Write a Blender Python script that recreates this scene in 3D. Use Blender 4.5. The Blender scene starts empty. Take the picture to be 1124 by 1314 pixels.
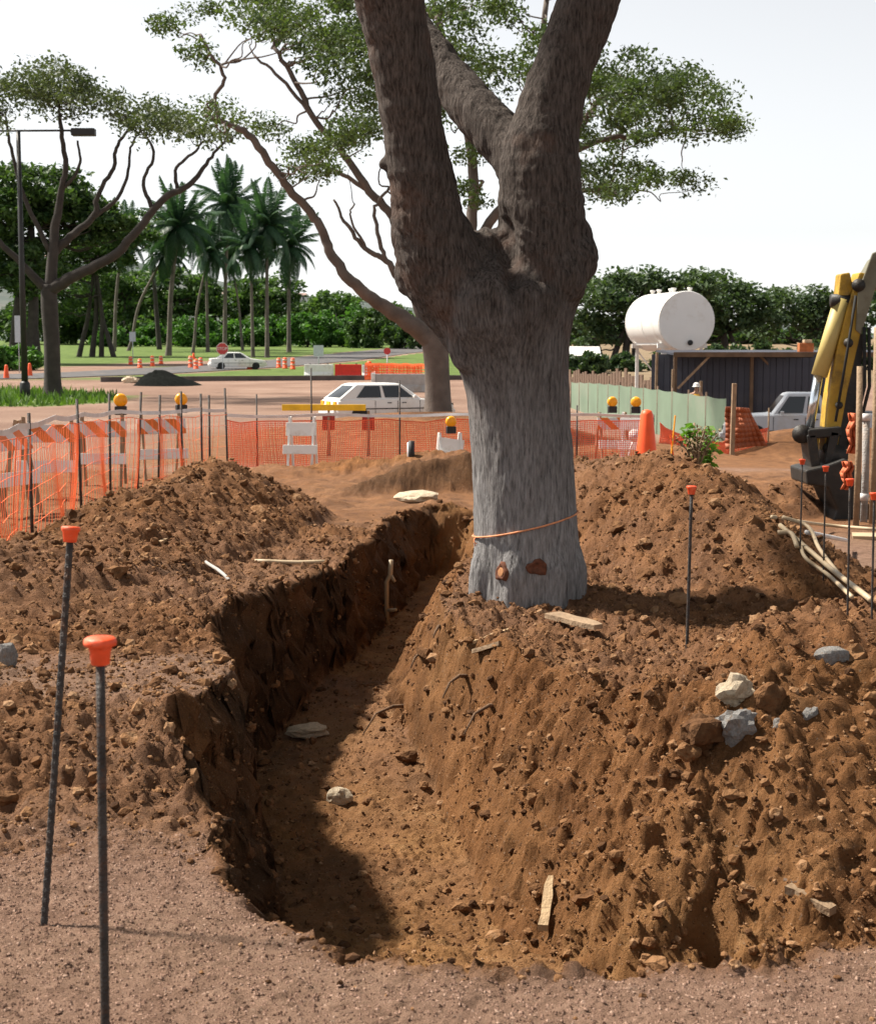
import bpy, math, random
import numpy as np
from mathutils import Vector, Matrix

random.seed(7); rng = np.random.default_rng(11)
R = math.radians
scene = bpy.context.scene
COL = scene.collection

# ------------------------------------------------------------------ camera, sky, sun, exposure
W0, H0, FPX, HOR, EYE = 1124.0, 1314.0, 2022.0, 450.0, 1.7
PITCH = math.atan((H0 / 2 - HOR) / FPX)
cam_data = bpy.data.cameras.new('camera')
cam_data.sensor_fit = 'VERTICAL'; cam_data.sensor_height = 36.0
cam_data.lens = 36.0 * FPX / H0
cam_data.clip_start = 0.1; cam_data.clip_end = 6000
cam_data.dof.use_dof = True; cam_data.dof.focus_distance = 8.5; cam_data.dof.aperture_fstop = 9.0
cam = bpy.data.objects.new('camera', cam_data); COL.objects.link(cam)
cam.location = (0, 0, EYE); cam.rotation_euler = (R(90) - PITCH, 0, 0)
scene.camera = cam

SUN_EL = R(53); SUN_H = Vector((-0.93, 0.37)).normalized()      # horizontal direction TOWARDS the sun
world = bpy.data.worlds.new('World'); scene.world = world; world.use_nodes = True
wn = world.node_tree.nodes; wl = world.node_tree.links
for n in list(wn): wn.remove(n)
w_out = wn.new('ShaderNodeOutputWorld'); w_bg = wn.new('ShaderNodeBackground')
w_sky = wn.new('ShaderNodeTexSky'); w_sky.sky_type = 'NISHITA'; w_sky.sun_disc = False
w_sky.sun_elevation = SUN_EL; w_sky.sun_rotation = math.atan2(SUN_H.x, SUN_H.y)
w_sky.air_density = 1.0; w_sky.dust_density = 0.35; w_sky.ozone_density = 1.0
w_hsv = wn.new('ShaderNodeHueSaturation'); w_hsv.inputs['Saturation'].default_value = 0.13   # thin bright cloud veil
w_hsv.inputs['Value'].default_value = 1.0
w_bg.inputs['Strength'].default_value = 0.080
wl.new(w_sky.outputs[0], w_hsv.inputs['Color']); wl.new(w_hsv.outputs[0], w_bg.inputs['Color'])
wl.new(w_bg.outputs[0], w_out.inputs['Surface'])
sun_d = bpy.data.lights.new('sun', 'SUN'); sun_d.energy = 5.0; sun_d.angle = R(3.6); sun_d.color = (1.0, 0.92, 0.80)
sun = bpy.data.objects.new('sun', sun_d); COL.objects.link(sun)
to_sun = Vector((SUN_H.x * math.cos(SUN_EL), SUN_H.y * math.cos(SUN_EL), math.sin(SUN_EL)))
sun.rotation_euler = to_sun.to_track_quat('Z', 'Y').to_euler(); sun.location = (-10, 6, 14)
scene.render.engine = 'CYCLES'
scene.view_settings.view_transform = 'Standard'; scene.view_settings.look = 'None'
scene.view_settings.gamma = 1.0; scene.view_settings.exposure = 1.05
scene.view_settings.use_curve_mapping = False

# ------------------------------------------------------------------ small maths
CT, ST = math.cos(PITCH), math.sin(PITCH)
def ray(px, py):
    u = (px - W0 / 2) / FPX; v = (H0 / 2 - py) / FPX
    d = Vector((u, CT + v * ST, -ST + v * CT))
    return d / d.y
def at(px, py, d):
    return Vector((0, 0, EYE)) + ray(px, py) * d
def pxm(d): return d / FPX            # metres per photo pixel at depth d

def _hash(ix, iy, iz):
    h = (ix * 374761393 + iy * 668265263 + iz * 2147483647 + 1274126177) & 0xffffffff
    h = ((h ^ (h >> 13)) * 1274126177) & 0xffffffff
    h = h ^ (h >> 16)
    return (h & 0xffffff) / float(0xffffff)
def vnoise(x, y, z):
    x = np.asarray(x, float); y = np.asarray(y, float); z = np.asarray(z, float) + 0 * x
    xi = np.floor(x).astype(np.int64); yi = np.floor(y).astype(np.int64); zi = np.floor(z).astype(np.int64)
    fx = x - xi; fy = y - yi; fz = z - zi
    fx = fx * fx * (3 - 2 * fx); fy = fy * fy * (3 - 2 * fy); fz = fz * fz * (3 - 2 * fz)
    r = 0
    for a in (0, 1):
        for b in (0, 1):
            for c in (0, 1):
                w = (fx if a else 1 - fx) * (fy if b else 1 - fy) * (fz if c else 1 - fz)
                r = r + w * _hash(xi + a, yi + b, zi + c)
    return r * 2 - 1
def fbm(x, y, z=0.0, oct=4, gain=0.5):
    a, f, s = 1.0, 1.0, 0
    for o in range(oct):
        s = s + a * vnoise(np.asarray(x) * f + 17.3 * o, np.asarray(y) * f - 9.1 * o, np.asarray(z) * f + 3.7 * o)
        a *= gain; f *= 2.07
    return s
def voro(x, y, seed=0):
    """cell bumps: 1 at a cell's centre, 0 at its border (F2-F1)"""
    x = np.asarray(x, float); y = np.asarray(y, float)
    xi = np.floor(x).astype(np.int64); yi = np.floor(y).astype(np.int64)
    f1 = np.full(x.shape, 9.0); f2 = np.full(x.shape, 9.0); h1 = np.zeros(x.shape)
    for a in (-1, 0, 1):
        for b in (-1, 0, 1):
            cx = xi + a + _hash(xi + a, yi + b, 5 + seed + 0 * xi); cy = yi + b + _hash(xi + a, yi + b, 91 + seed + 0 * xi)
            hh = _hash(xi + a, yi + b, 177 + seed + 0 * xi)
            d = np.hypot(x - cx, y - cy)
            new = d < f1
            f2 = np.where(new, f1, np.minimum(f2, d)); h1 = np.where(new, hh, h1); f1 = np.where(new, d, f1)
    return np.clip(f2 - f1, 0, 1), h1
def sstep(a, b, x):
    t = np.clip((np.asarray(x, float) - a) / (b - a), 0, 1); return t * t * (3 - 2 * t)
def poly_dist(x, y, P, closed=True):
    P = np.asarray(P, float); n = len(P); best = np.full(x.shape, 1e9)
    for i in range(n if closed else n - 1):
        a = P[i]; b = P[(i + 1) % n]; d = b - a; L = max(d @ d, 1e-9)
        t = np.clip(((x - a[0]) * d[0] + (y - a[1]) * d[1]) / L, 0, 1)
        best = np.minimum(best, (x - a[0] - t * d[0]) ** 2 + (y - a[1] - t * d[1]) ** 2)
    return np.sqrt(best)
def inside(x, y, P):
    P = np.asarray(P, float); n = len(P); c = np.zeros(x.shape, bool)
    for i in range(n):
        a = P[i]; b = P[(i + 1) % n]
        if a[1] == b[1]: continue
        cross = ((a[1] > y) != (b[1] > y)) & (x < (b[0] - a[0]) * (y - a[1]) / (b[1] - a[1]) + a[0])
        c ^= cross
    return c
def ridge(x, y, P):
    """P = [(x,y,h,w)...] a heap along a polyline; returns height"""
    best = np.zeros(x.shape)
    for (ax, ay, ah, aw), (bx, by, bh, bw) in zip(P[:-1], P[1:]):
        dx, dy = bx - ax, by - ay; L = dx * dx + dy * dy
        t = np.clip(((x - ax) * dx + (y - ay) * dy) / L, 0, 1)
        d = np.hypot(x - ax - t * dx, y - ay - t * dy)
        h = ah + (bh - ah) * t; w = aw + (bw - aw) * t
        q = np.clip(1 - d / w, 0, 1)
        prof = np.where(q < 0.75, q / 0.75 * 0.86, 0.86 + 0.14 * (1 - ((1 - q) / 0.25) ** 2))
        prof = prof * sstep(0, 0.25, q)
        best = np.maximum(best, h * prof)
    return best

# ------------------------------------------------------------------ terrain
LIP = [(7, 4.7), (2.5, 4.42), (1.2, 4.32), (.9, 4.22), (.6, 4.26), (.33, 4.17), (.1, 4.19), (-.1, 4.2), (-.28, 4.25), (-.36, 4.45), (-.48, 4.55), (-.58, 4.83), (-.67, 4.9), (-.77, 5.2),
       (-.80, 5.5), (-.95, 5.8), (-1.0, 6.2), (-1.15, 6.6), (-1.08, 7.0), (-.96, 7.35), (-1.05, 7.8), (-1.2, 8.2), (-1.34, 8.9), (-1.33, 9.5), (-1.28, 10.2),
       (-1.1, 10.9), (-1.03, 11.5), (-.85, 12.1), (-.77, 12.7), (-.68, 13.5), (-.6, 14.2), (-.56, 15.5), (-.45, 16.8), (-.1, 17.9), (.5, 18.1),
       (.75, 17.0), (.5, 14.5), (.25, 12.5), (.12, 11.4), (.05, 10.4), (.08, 9.7), (.27, 9.05), (.62, 8.45), (1.05, 7.85), (1.45, 7.65),
       (2.2, 7.75), (3.5, 7.7), (7, 7.6)]
FLR = [(7, 5.0), (2.5, 4.75), (1.0, 4.6), (.3, 4.52), (-.08, 4.6), (-.3, 4.95), (-.5, 5.3), (-.66, 5.9), (-.84, 6.5), (-.72, 7.2),
       (-.95, 7.9), (-1.2, 8.7), (-1.17, 9.5), (-1.1, 10.2), (-.88, 11.5), (-.62, 12.7), (-.45, 14.2), (-.34, 15.6), (-.22, 16.8),
       (0., 17.5), (.3, 17.4), (.3, 16.5), (.0, 14.5), (-.22, 12.8), (-.34, 11.6), (-.28, 10.5), (-.08, 9.3), (.08, 8.5), (.27, 7.4), (.45, 6.75),
       (.8, 6.4), (1.4, 6.25), (2.2, 6.25), (3.5, 6.3), (7, 6.3)]
DEPTH = 0.97
L_HEAP = [(-4.6, 9.3, .16, 1.0), (-3.4, 9.7, .24, 1.05), (-2.82, 10.2, .31, 1.1), (-2.62, 11.2, .38, 1.1), (-2.5, 12.5, .45, 1.1), (-2.28, 14, .57, 1.1), (-2.1, 15.2, .65, 1.1), (-1.9, 16., .42, 1.0)]
R_HEAP = [(1.2, 14.3, .62, 1.3), (1.55, 13.8, .76, 1.35), (1.85, 13.2, .86, 1.3), (2.12, 12.4, .70, 1.15), (2.36, 11.5, .44, 1.0), (2.55, 10.8, .24, .9), (2.75, 10.1, .10, .8)]
R_BANK = [(1.35, 7.75, .06, .55), (1.75, 8.0, .18, .75), (2.3, 8.35, .36, .95), (3.2, 8.8, .55, 1.2), (5, 9, .6, 1.4)]
M_RIDGE = [(-1.0, 20.2, .14, .35), (-.35, 20.7, .40, .55), (.6, 21.0, .50, .62), (1.4, 21., .4, .7)]
M_RIDGE2 = [(-2.6, 25.2, .10, 1.0), (-1.2, 25.0, .22, 1.0), (.3, 24.6, .34, 1.2), (1.6, 24.6, .3, 1.2)]
EXC_PILE = [(3.5, 16.7, .2, .6), (4.05, 17.4, .3, .8), (5.2, 17.6, .35, 1.1)]
PITS = [(1.17, 6.60, .10, .28), (1.02, 6.98, .07, .13), (.62, 7.9, .05, .10), (1.72, 11.2, .16, .16), (-2.15, 11.6, .12, .12), (.98, 7.75, .06, .12), (-1.95, 8.3, .12, .10), (.12, 8.75, .05, .09)]
def base_h(x, y):
    z = np.interp(y, [-60, 15, 25, 35, 50, 70, 90, 120, 160, 200, 300, 900], [0, 0, -.25, -.55, -.75, -.62, -.33, 0., .6, 1.25, 3.0, 9.0])
    z = z - .55 * sstep(2.5, 8, x) * sstep(24, 42, y) * (1 - sstep(85, 125, y))
    return z
def macro(x, y):
    z = base_h(x, y)
    near = (y > 2) & (y < 31) & (np.abs(x) < 9)
    if near.any():
        X, Y = x[near], y[near]
        left = 1 - sstep(-.9, -.5, X)
        zz = z[near] + .16 * sstep(5.5, 6.7, Y) * left * (1 - sstep(9.5, 12, Y))
        zz = zz + ridge(X, Y, L_HEAP) + ridge(X, Y, R_HEAP) + ridge(X, Y, R_BANK) + ridge(X, Y, M_RIDGE) + ridge(X, Y, M_RIDGE2) + ridge(X, Y, EXC_PILE)
        zz = zz + .07 * np.exp(-((X - .6) ** 2 + (Y - 10.5) ** 2) / .5)
        z = z.copy(); z[near] = zz
    for (cx, cy, h, w) in ((8.3, 38, .75, 2.4), (11.5, 38, .7, 2.5), (-1.9, 41, .55, 3.2), (1.5, 42, .5, 3), (4.6, 33, .35, 2.2)):
        z = z + h * np.exp(-(((x - cx) ** 2 + ((y - cy) * 1.3) ** 2) / (w * w)))
    return z
def height(x, y, detail=True):
    """returns z, and masks: soil (freshly dug), wall"""
    x = np.asarray(x, float); y = np.asarray(y, float)
    z = macro(x, y); soil = np.zeros(x.shape); wall = np.zeros(x.shape); flo = np.zeros(x.shape)
    m = (y > 3.4) & (y < 19.5) & (x > -2.4) & (x < 8)
    if m.any():
        # ragged edge: look the trench outline up at a wobbled position
        wx = x[m] + .055 * fbm(x[m] * 2.2, y[m] * 2.2, 3.3, 4); wy = y[m] + .075 * fbm(x[m] * 2.2, y[m] * 2.2, 8.8, 4)
        il = inside(wx, wy, LIP); fl = inside(wx, wy, FLR)
        dl = poly_dist(wx, wy, LIP); df = poly_dist(wx, wy, FLR)
        w = dl + df
        t = np.clip(dl / np.maximum(w, 1e-4), 0, 1); t = np.where(fl, 1, t)
        s = np.where(w < .45, t, np.where(t < .999, t ** 1.25, 1))
        zl = z[m]; zf = -DEPTH + .05 * fbm(wx * .8, wy * .8, 1.0, 2) + .17 * sstep(7.2, 9.6, wy) - .16 * (1 - sstep(5.2, 7.4, wy))
        z = z.copy(); z[m] = np.where(il, zl + (zf - zl) * s, zl)
        sm = np.where(il, 1.0, np.exp(-dl * np.where(y[m] < 5.4, 26., 9.0))); soil[m] = sm
        wall[m] = np.where(il & ~fl, 1.0 * (t < 1), 0); flo[m] = np.where(fl, 1.0, 0.)
    n2 = (y > 2) & (y < 31) & (np.abs(x) < 9)
    if n2.any():
        X, Y = x[n2], y[n2]
        hp = ridge(X, Y, L_HEAP) + ridge(X, Y, R_HEAP) + ridge(X, Y, R_BANK) + ridge(X, Y, EXC_PILE) + ridge(X, Y, M_RIDGE) + ridge(X, Y, M_RIDGE2)
        s2 = np.clip(hp * 9, 0, 1)
        Yw = Y + .28 * fbm(X * 2.2, Y * 2.2, 6.0, 4)
        s2 = np.maximum(s2, np.clip(sstep(4.95, 6.1, Yw) * (1 - sstep(14.5, 16.5, Y)) * (1 - sstep(2.6, 3.2, X)) * .9, 0, 1))
        soil[n2] = np.maximum(soil[n2], s2)
        if detail:
            rough = soil[n2] * (1 - .62 * flo[n2])
            fl2 = sstep(6.75, 7.0, Y) * (1 - sstep(7.9, 8.2, Y)) * (X < -.8)
            rough = rough * (1 - .75 * fl2)
            band = sstep(5.35, 5.6, Y) * (1 - sstep(6.6, 6.95, Y)) * (X < -.6)
            rough = rough * (1 + .2 * band)
            amp = .16 + 1.0 * rough
            v1, h1 = voro(X * 6.5 + .3 * fbm(X * 3, Y * 3), Y * 6.5, 1)
            v2, h2 = voro(X * 15 + .4 * fbm(X * 9, Y * 9), Y * 15, 2)
            v3, h3 = voro(X * 33, Y * 33, 3)
            d = .10 * fbm(X * 1.1, Y * 1.1, 2.2, 3) * rough * .7
            d = d + .046 * fbm(X * 5.5, Y * 5.5, 4.4, 5, .6) * amp
            d = d + .07 * sstep(0, .7, v1) * np.maximum(h1 - .45, 0) * rough
            d = d + .062 * sstep(0, .6, v2) * np.maximum(h2 - .35, 0) * amp * (1 - .5 * sstep(12, 16, Y))
            d = d + .030 * sstep(0, .6, v3) * np.maximum(h3 - .3, 0) * np.maximum(amp, .42) * (1 - sstep(9, 12, Y))
            far_ = sstep(15, 19, Y)
            d = d * (1 - .35 * far_) + far_ * .06 * fbm(X * 2.2, Y * 1.6, 9.9, 4) * (1 - sstep(24, 29, Y))
            wr = wall[n2] * sstep(-.2, .3, X) * (Y < 10)
            d = d + wr * .045 * fbm((X * .8 - Y * .6) * 9, (X * .6 + Y * .8) * 1.6, 5.5, 3)
            for (qx, qy, qr, qd) in PITS: d = d - qd * np.exp(-(((X - qx) ** 2 + (Y - qy) ** 2) / (qr * qr)) ** 1.5)
            fade = 1 - sstep(26, 31, Y)
            zz = z[n2] + d * fade; z = z.copy(); z[n2] = zz
    return z, soil, wall, flo
def H(x, y, detail=True):
    return float(height(np.array([float(x)]), np.array([float(y)]), detail)[0][0])
def HM(x, y): return float(macro(np.array([float(x)]), np.array([float(y)]))[0])
def hit(px, py, d0=3.0, d1=400.0):
    """first point of the ground on a line of sight"""
    r = ray(px, py); n = 6000
    ds = np.exp(np.linspace(math.log(d0), math.log(d1), n))
    g = height(r.x * ds, ds, False)[0]; zz = EYE + r.z * ds
    k = np.argmax(zz < g)
    d = ds[k]
    return Vector((r.x * d, d, float(g[k])))

# ------------------------------------------------------------------ mesh helpers
def link(o): COL.objects.link(o); return o
def mesh_obj(name, verts, faces, mat, parent=None, smooth=False):
    me = bpy.data.meshes.new(name); me.from_pydata([tuple(v) for v in verts], [], faces); me.update()
    if mat: me.materials.append(mat)
    if smooth: me.polygons.foreach_set('use_smooth', [True] * len(me.polygons))
    o = link(bpy.data.objects.new(name, me))
    if parent: o.parent = parent
    return o
def fast_mesh(name, V, F, mat, parent=None, smooth=False):
    """V (n,3), F (m,k) numpy"""
    me = bpy.data.meshes.new(name); k = F.shape[1]; m = len(F)
    me.vertices.add(len(V)); me.vertices.foreach_set('co', np.ascontiguousarray(V, dtype=np.float32).ravel())
    me.loops.add(m * k); me.loops.foreach_set('vertex_index', np.ascontiguousarray(F, dtype=np.int32).ravel())
    me.polygons.add(m); me.polygons.foreach_set('loop_start', np.arange(0, m * k, k, dtype=np.int32))
    try: me.polygons.foreach_set('loop_total', np.full(m, k, dtype=np.int32))
    except Exception: pass
    me.polygons.foreach_set('use_smooth', np.full(m, bool(smooth)))
    me.update(calc_edges=True); me.validate()
    if mat: me.materials.append(mat)
    o = link(bpy.data.objects.new(name, me))
    if parent: o.parent = parent
    return o
class MB:
    def __init__(s): s.v = []; s.f = []
    def box(s, c, size, rz=0.0, M=None):
        n = len(s.v); sx, sy, sz = [q / 2 for q in size]
        m = M or Matrix.Rotation(rz, 3, 'Z'); c = Vector(c)
        for x, y, z in ((-1, -1, -1), (1, -1, -1), (1, 1, -1), (-1, 1, -1), (-1, -1, 1), (1, -1, 1), (1, 1, 1), (-1, 1, 1)):
            s.v.append(c + m @ Vector((x * sx, y * sy, z * sz)))
        s.f += [tuple(n + i for i in q) for q in ((0, 3, 2, 1), (4, 5, 6, 7), (0, 1, 5, 4), (1, 2, 6, 5), (2, 3, 7, 6), (3, 0, 4, 7))]
        return s
    def bar(s, a, b, w, h=None):
        """box from a to b, width w, height h"""
        a, b = Vector(a), Vector(b); d = b - a; L = d.length
        q = d.to_track_quat('X', 'Z').to_matrix()
        return s.box((a + b) / 2, (L, w, h or w), M=q)
    def tube(s, pts, rad, n=8, cap=True):
        pts = [Vector(p) for p in pts]
        if not hasattr(rad, '__len__'): rad = [rad] * len(pts)
        t0 = (pts[1] - pts[0]).normalized()
        u = t0.orthogonal().normalized(); base = len(s.v)
        for i, p in enumerate(pts):
            t = (pts[min(i + 1, len(pts) - 1)] - pts[max(i - 1, 0)]).normalized()
            u = (u - t * u.dot(t)); u = u.normalized() if u.length > 1e-6 else t.orthogonal().normalized()
            w = t.cross(u)
            for k in range(n):
                a = 2 * math.pi * k / n
                s.v.append(p + (u * math.cos(a) + w * math.sin(a)) * rad[i])
        for i in range(len(pts) - 1):
            for k in range(n):
                a = base + i * n + k; b = base + i * n + (k + 1) % n
                s.f.append((a, b, b + n, a + n))
        if cap:
            s.f.append(tuple(base + k for k in reversed(range(n)))); e = base + (len(pts) - 1) * n
            s.f.append(tuple(e + k for k in range(n)))
        return s
    def lathe(s, prof, c=(0, 0, 0), n=16, M=None):
        """prof [(r,z)...] about z"""
        base = len(s.v); c = Vector(c); M = M or Matrix.Identity(3)
        for r, z in prof:
            for k in range(n):
                a = 2 * math.pi * k / n; s.v.append(c + M @ Vector((r * math.cos(a), r * math.sin(a), z)))
        for i in range(len(prof) - 1):
            for k in range(n):
                a = base + i * n + k; b = base + i * n + (k + 1) % n; s.f.append((a, b, b + n, a + n))
        s.f.append(tuple(base + k for k in reversed(range(n)))); e = base + (len(prof) - 1) * n
        s.f.append(tuple(e + k for k in range(n)))
        return s
    def prism(s, poly, axis, t0, t1):
        """polygon of 2D points extruded along axis ('x','y','z')"""
        def mk(p, t):
            return Vector((t, p[0], p[1])) if axis == 'x' else Vector((p[0], t, p[1])) if axis == 'y' else Vector((p[0], p[1], t))
        b = len(s.v); n = len(poly)
        s.v += [mk(p, t0) for p in poly] + [mk(p, t1) for p in poly]
        s.f.append(tuple(b + i for i in range(n))); s.f.append(tuple(b + n + i for i in reversed(range(n))))
        for i in range(n): j = (i + 1) % n; s.f.append((b + j, b + i, b + n + i, b + n + j))
        return s
    def quad(s, a, b, c, d):
        n = len(s.v); s.v += [Vector(a), Vector(b), Vector(c), Vector(d)]; s.f.append((n, n + 1, n + 2, n + 3)); return s
    def slab(s, a, b, c, d, t):
        """thin plate on the quad a b c d, thickness t along its normal"""
        a, b, c, d = map(Vector, (a, b, c, d)); nrm = (b - a).cross(d - a).normalized() * t
        n = len(s.v); s.v += [a, b, c, d, a + nrm, b + nrm, c + nrm, d + nrm]
        s.f += [tuple(n + i for i in q) for q in ((0, 3, 2, 1), (4, 5, 6, 7), (0, 1, 5, 4), (1, 2, 6, 5), (2, 3, 7, 6), (3, 0, 4, 7))]
        return s
    def build(s, name, mat, parent=None, smooth=False, bevel=0.0):
        o = mesh_obj(name, s.v, s.f, mat, parent, smooth)
        if bevel:
            md = o.modifiers.new('bevel', 'BEVEL'); md.width = bevel; md.segments = 2; md.limit_method = 'ANGLE'
        return o
def tag(o, label=None, cat=None, group=None, kind=None):
    if label: o['label'] = label
    if cat: o['category'] = cat
    if group: o['group'] = group
    if kind: o['kind'] = kind
    return o
def thing(name, label, cat, loc=(0, 0, 0), rz=0.0, group=None):
    o = link(bpy.data.objects.new(name, None)); o.location = loc; o.rotation_euler = (0, 0, rz); o.empty_display_size = .1
    return tag(o, label, cat, group)
def copy_tree(o, parent=None):
    c = o.copy(); link(c)
    if parent: c.parent = parent
    for ch in list(o.children): copy_tree(ch, c)
    return c

# ------------------------------------------------------------------ materials
def newmat(name):
    m = bpy.data.materials.new(name); m.use_nodes = True; nt = m.node_tree
    return m, nt.nodes, nt.links, nt.nodes['Principled BSDF']
def plain(name, col, rough=.7, var=.18, scale=6.0, bump=.0, metal=0.0, dirt=None, spec=.4, bscale=None):
    """base colour with two scales of uneven tone, optional dirt colour and fine relief"""
    m, N, L, B = newmat(name)
    tc = N.new('ShaderNodeTexCoord'); n1 = N.new('ShaderNodeTexNoise'); n1.inputs['Scale'].default_value = scale; n1.inputs['Detail'].default_value = 6
    L.new(tc.outputs['Object'], n1.inputs['Vector'])
    cr = N.new('ShaderNodeValToRGB'); e = cr.color_ramp.elements
    e[0].position = .3; e[1].position = .72
    e[0].color = [max(0, c * (1 - var)) for c in col] + [1]; e[1].color = [min(1, c * (1 + var)) for c in col] + [1]
    L.new(n1.outputs['Fac'], cr.inputs['Fac']); out = cr.outputs['Color']
    if dirt:
        n2 = N.new('ShaderNodeTexNoise'); n2.inputs['Scale'].default_value = scale * .45; n2.inputs['Detail'].default_value = 8; n2.inputs['Roughness'].default_value = .7
        L.new(tc.outputs['Object'], n2.inputs['Vector'])
        r2 = N.new('ShaderNodeMapRange'); r2.inputs['From Min'].default_value = .52; r2.inputs['From Max'].default_value = .68; r2.inputs['To Max'].default_value = .8
        L.new(n2.outputs['Fac'], r2.inputs['Value'])
        mx = N.new('ShaderNodeMixRGB'); mx.inputs['Color2'].default_value = list(dirt) + [1]
        L.new(r2.outputs[0], mx.inputs['Fac']); L.new(out, mx.inputs['Color1']); out = mx.outputs['Color']
    L.new(out, B.inputs['Base Color']); B.inputs['Roughness'].default_value = rough; B.inputs['Metallic'].default_value = metal
    B.inputs['Specular IOR Level'].default_value = spec
    if bump:
        nb = N.new('ShaderNodeTexNoise'); nb.inputs['Scale'].default_value = bscale or scale * 6; nb.inputs['Detail'].default_value = 6
        L.new(tc.outputs['Object'], nb.inputs['Vector'])
        bp = N.new('ShaderNodeBump'); bp.inputs['Strength'].default_value = bump; bp.inputs['Distance'].default_value = .02
        L.new(nb.outputs['Fac'], bp.inputs['Height']); L.new(bp.outputs[0], B.inputs['Normal'])
    return m
def leafmat(name, c1, c2, trans=.35, rough=.55):
    m, N, L, B = newmat(name)
    g = N.new('ShaderNodeNewGeometry'); cr = N.new('ShaderNodeValToRGB'); e = cr.color_ramp.elements
    e[0].color = list(c1) + [1]; e[1].color = list(c2) + [1]
    tc = N.new('ShaderNodeTexCoord'); nz = N.new('ShaderNodeTexNoise'); nz.inputs['Scale'].default_value = .45; nz.inputs['Detail'].default_value = 2
    L.new(tc.outputs['Object'], nz.inputs['Vector'])
    ad = N.new('ShaderNodeMath'); ad.operation = 'ADD'; mu = N.new('ShaderNodeMath'); mu.operation = 'MULTIPLY_ADD'
    mu.inputs[1].default_value = .6; L.new(g.outputs['Random Per Island'], mu.inputs[0])
    m2 = N.new('ShaderNodeMath'); m2.operation = 'MULTIPLY_ADD'; m2.inputs[1].default_value = 1.5; m2.inputs[2].default_value = -.55
    L.new(nz.outputs['Fac'], m2.inputs[0]); L.new(m2.outputs[0], mu.inputs[2])
    L.new(mu.outputs[0], cr.inputs['Fac']); L.new(cr.outputs['Color'], B.inputs['Base Color'])
    B.inputs['Roughness'].default_value = rough; B.inputs['Specular IOR Level'].default_value = .3
    tr = N.new('ShaderNodeBsdfTranslucent'); mx = N.new('ShaderNodeMixShader'); mx.inputs[0].default_value = trans
    gm = N.new('ShaderNodeMixRGB'); gm.blend_type = 'MULTIPLY'; gm.inputs[0].default_value = 1; gm.inputs['Color2'].default_value = (1.5, 1.6, .7, 1)
    L.new(cr.outputs['Color'], gm.inputs['Color1']); L.new(gm.outputs[0], tr.inputs['Color'])
    L.new(B.outputs[0], mx.inputs[1]); L.new(tr.outputs[0], mx.inputs[2]); L.new(mx.outputs[0], N['Material Output'].inputs['Surface'])
    return m
def stripemat(name, ca, cb, period, ang):
    m, N, L, B = newmat(name); tc = N.new('ShaderNodeTexCoord'); mp = N.new('ShaderNodeMapping')
    mp.inputs['Rotation'].default_value = (0, ang, 0); L.new(tc.outputs['Object'], mp.inputs['Vector'])
    sp = N.new('ShaderNodeSeparateXYZ'); L.new(mp.outputs[0], sp.inputs[0])
    a = N.new('ShaderNodeMath'); a.operation = 'DIVIDE'; a.inputs[1].default_value = period; L.new(sp.outputs['X'], a.inputs[0])
    f = N.new('ShaderNodeMath'); f.operation = 'FRACT'; L.new(a.outputs[0], f.inputs[0])
    g = N.new('ShaderNodeMath'); g.operation = 'GREATER_THAN'; g.inputs[1].default_value = .5; L.new(f.outputs[0], g.inputs[0])
    mx = N.new('ShaderNodeMixRGB'); mx.inputs['Color1'].default_value = list(ca) + [1]; mx.inputs['Color2'].default_value = list(cb) + [1]
    L.new(g.outputs[0], mx.inputs['Fac'])
    nz = N.new('ShaderNodeTexNoise'); nz.inputs['Scale'].default_value = 9; nz.inputs['Detail'].default_value = 6; L.new(tc.outputs['Object'], nz.inputs['Vector'])
    md = N.new('ShaderNodeMixRGB'); md.blend_type = 'MULTIPLY'; md.inputs[0].default_value = .5; L.new(mx.outputs[0], md.inputs['Color1']); L.new(nz.outputs['Fac'], md.inputs['Color2'])
    L.new(md.outputs[0], B.inputs['Base Color']); B.inputs['Roughness'].default_value = .45
    return m
def glassmat(name, col=(.02, .025, .03)):
    m, N, L, B = newmat(name); B.inputs['Base Color'].default_value = list(col) + [1]; B.inputs['Roughness'].default_value = .06; B.inputs['Specular IOR Level'].default_value = .6
    return m
M = {}
M['white'] = plain('white_paint', (.72, .72, .70), .45, .06, 3, dirt=(.42, .34, .26))
M['whitecar'] = plain('white_car_paint', (.78, .78, .77), .25, .04, 1.5, dirt=(.60, .55, .48), spec=.5)
M['bluegreycar'] = plain('silver_car_paint', (.48, .50, .54), .28, .05, 1.5, dirt=(.40, .37, .33), spec=.5)
M['tankwhite'] = plain('tank_paint', (.74, .74, .72), .5, .05, .9, dirt=(.50, .44, .37), bump=.12, bscale=3)
M['rubber'] = plain('rubber', (.02, .02, .02), .85, .2, 8)
M['rim'] = plain('wheel_metal', (.35, .35, .35), .4, .1, 8, metal=.6)
M['glass'] = glassmat('car_glass'); M['redlamp'] = plain('red_lamp', (.5, .03, .02), .25, .1); M['amber'] = plain('amber_lens', (.85, .36, .01), .3, .12, 20)
M['black'] = plain('black_plastic', (.02, .02, .022), .6, .2, 9)
M['rebar'] = plain('dark_rebar_steel', (.055, .05, .048), .55, .4, 30, .5, .5, dirt=(.13, .06, .03))
M['capor'] = plain('orange_cap_plastic', (.80, .085, .022), .5, .16, 30, .15, dirt=(.75, .22, .12), bscale=60)
M['net'] = plain('orange_net_plastic', (.85, .16, .045), .55, .15, 2)
M['netred'] = plain('red_orange_net_plastic', (.78, .11, .035), .55, .15, 2)
M['tape'] = plain('pale_tape_plastic', (.62, .60, .60), .4, .15, 4)
M['yellow'] = plain('yellow_paint', (.80, .50, .02), .45, .15, 6)
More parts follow.
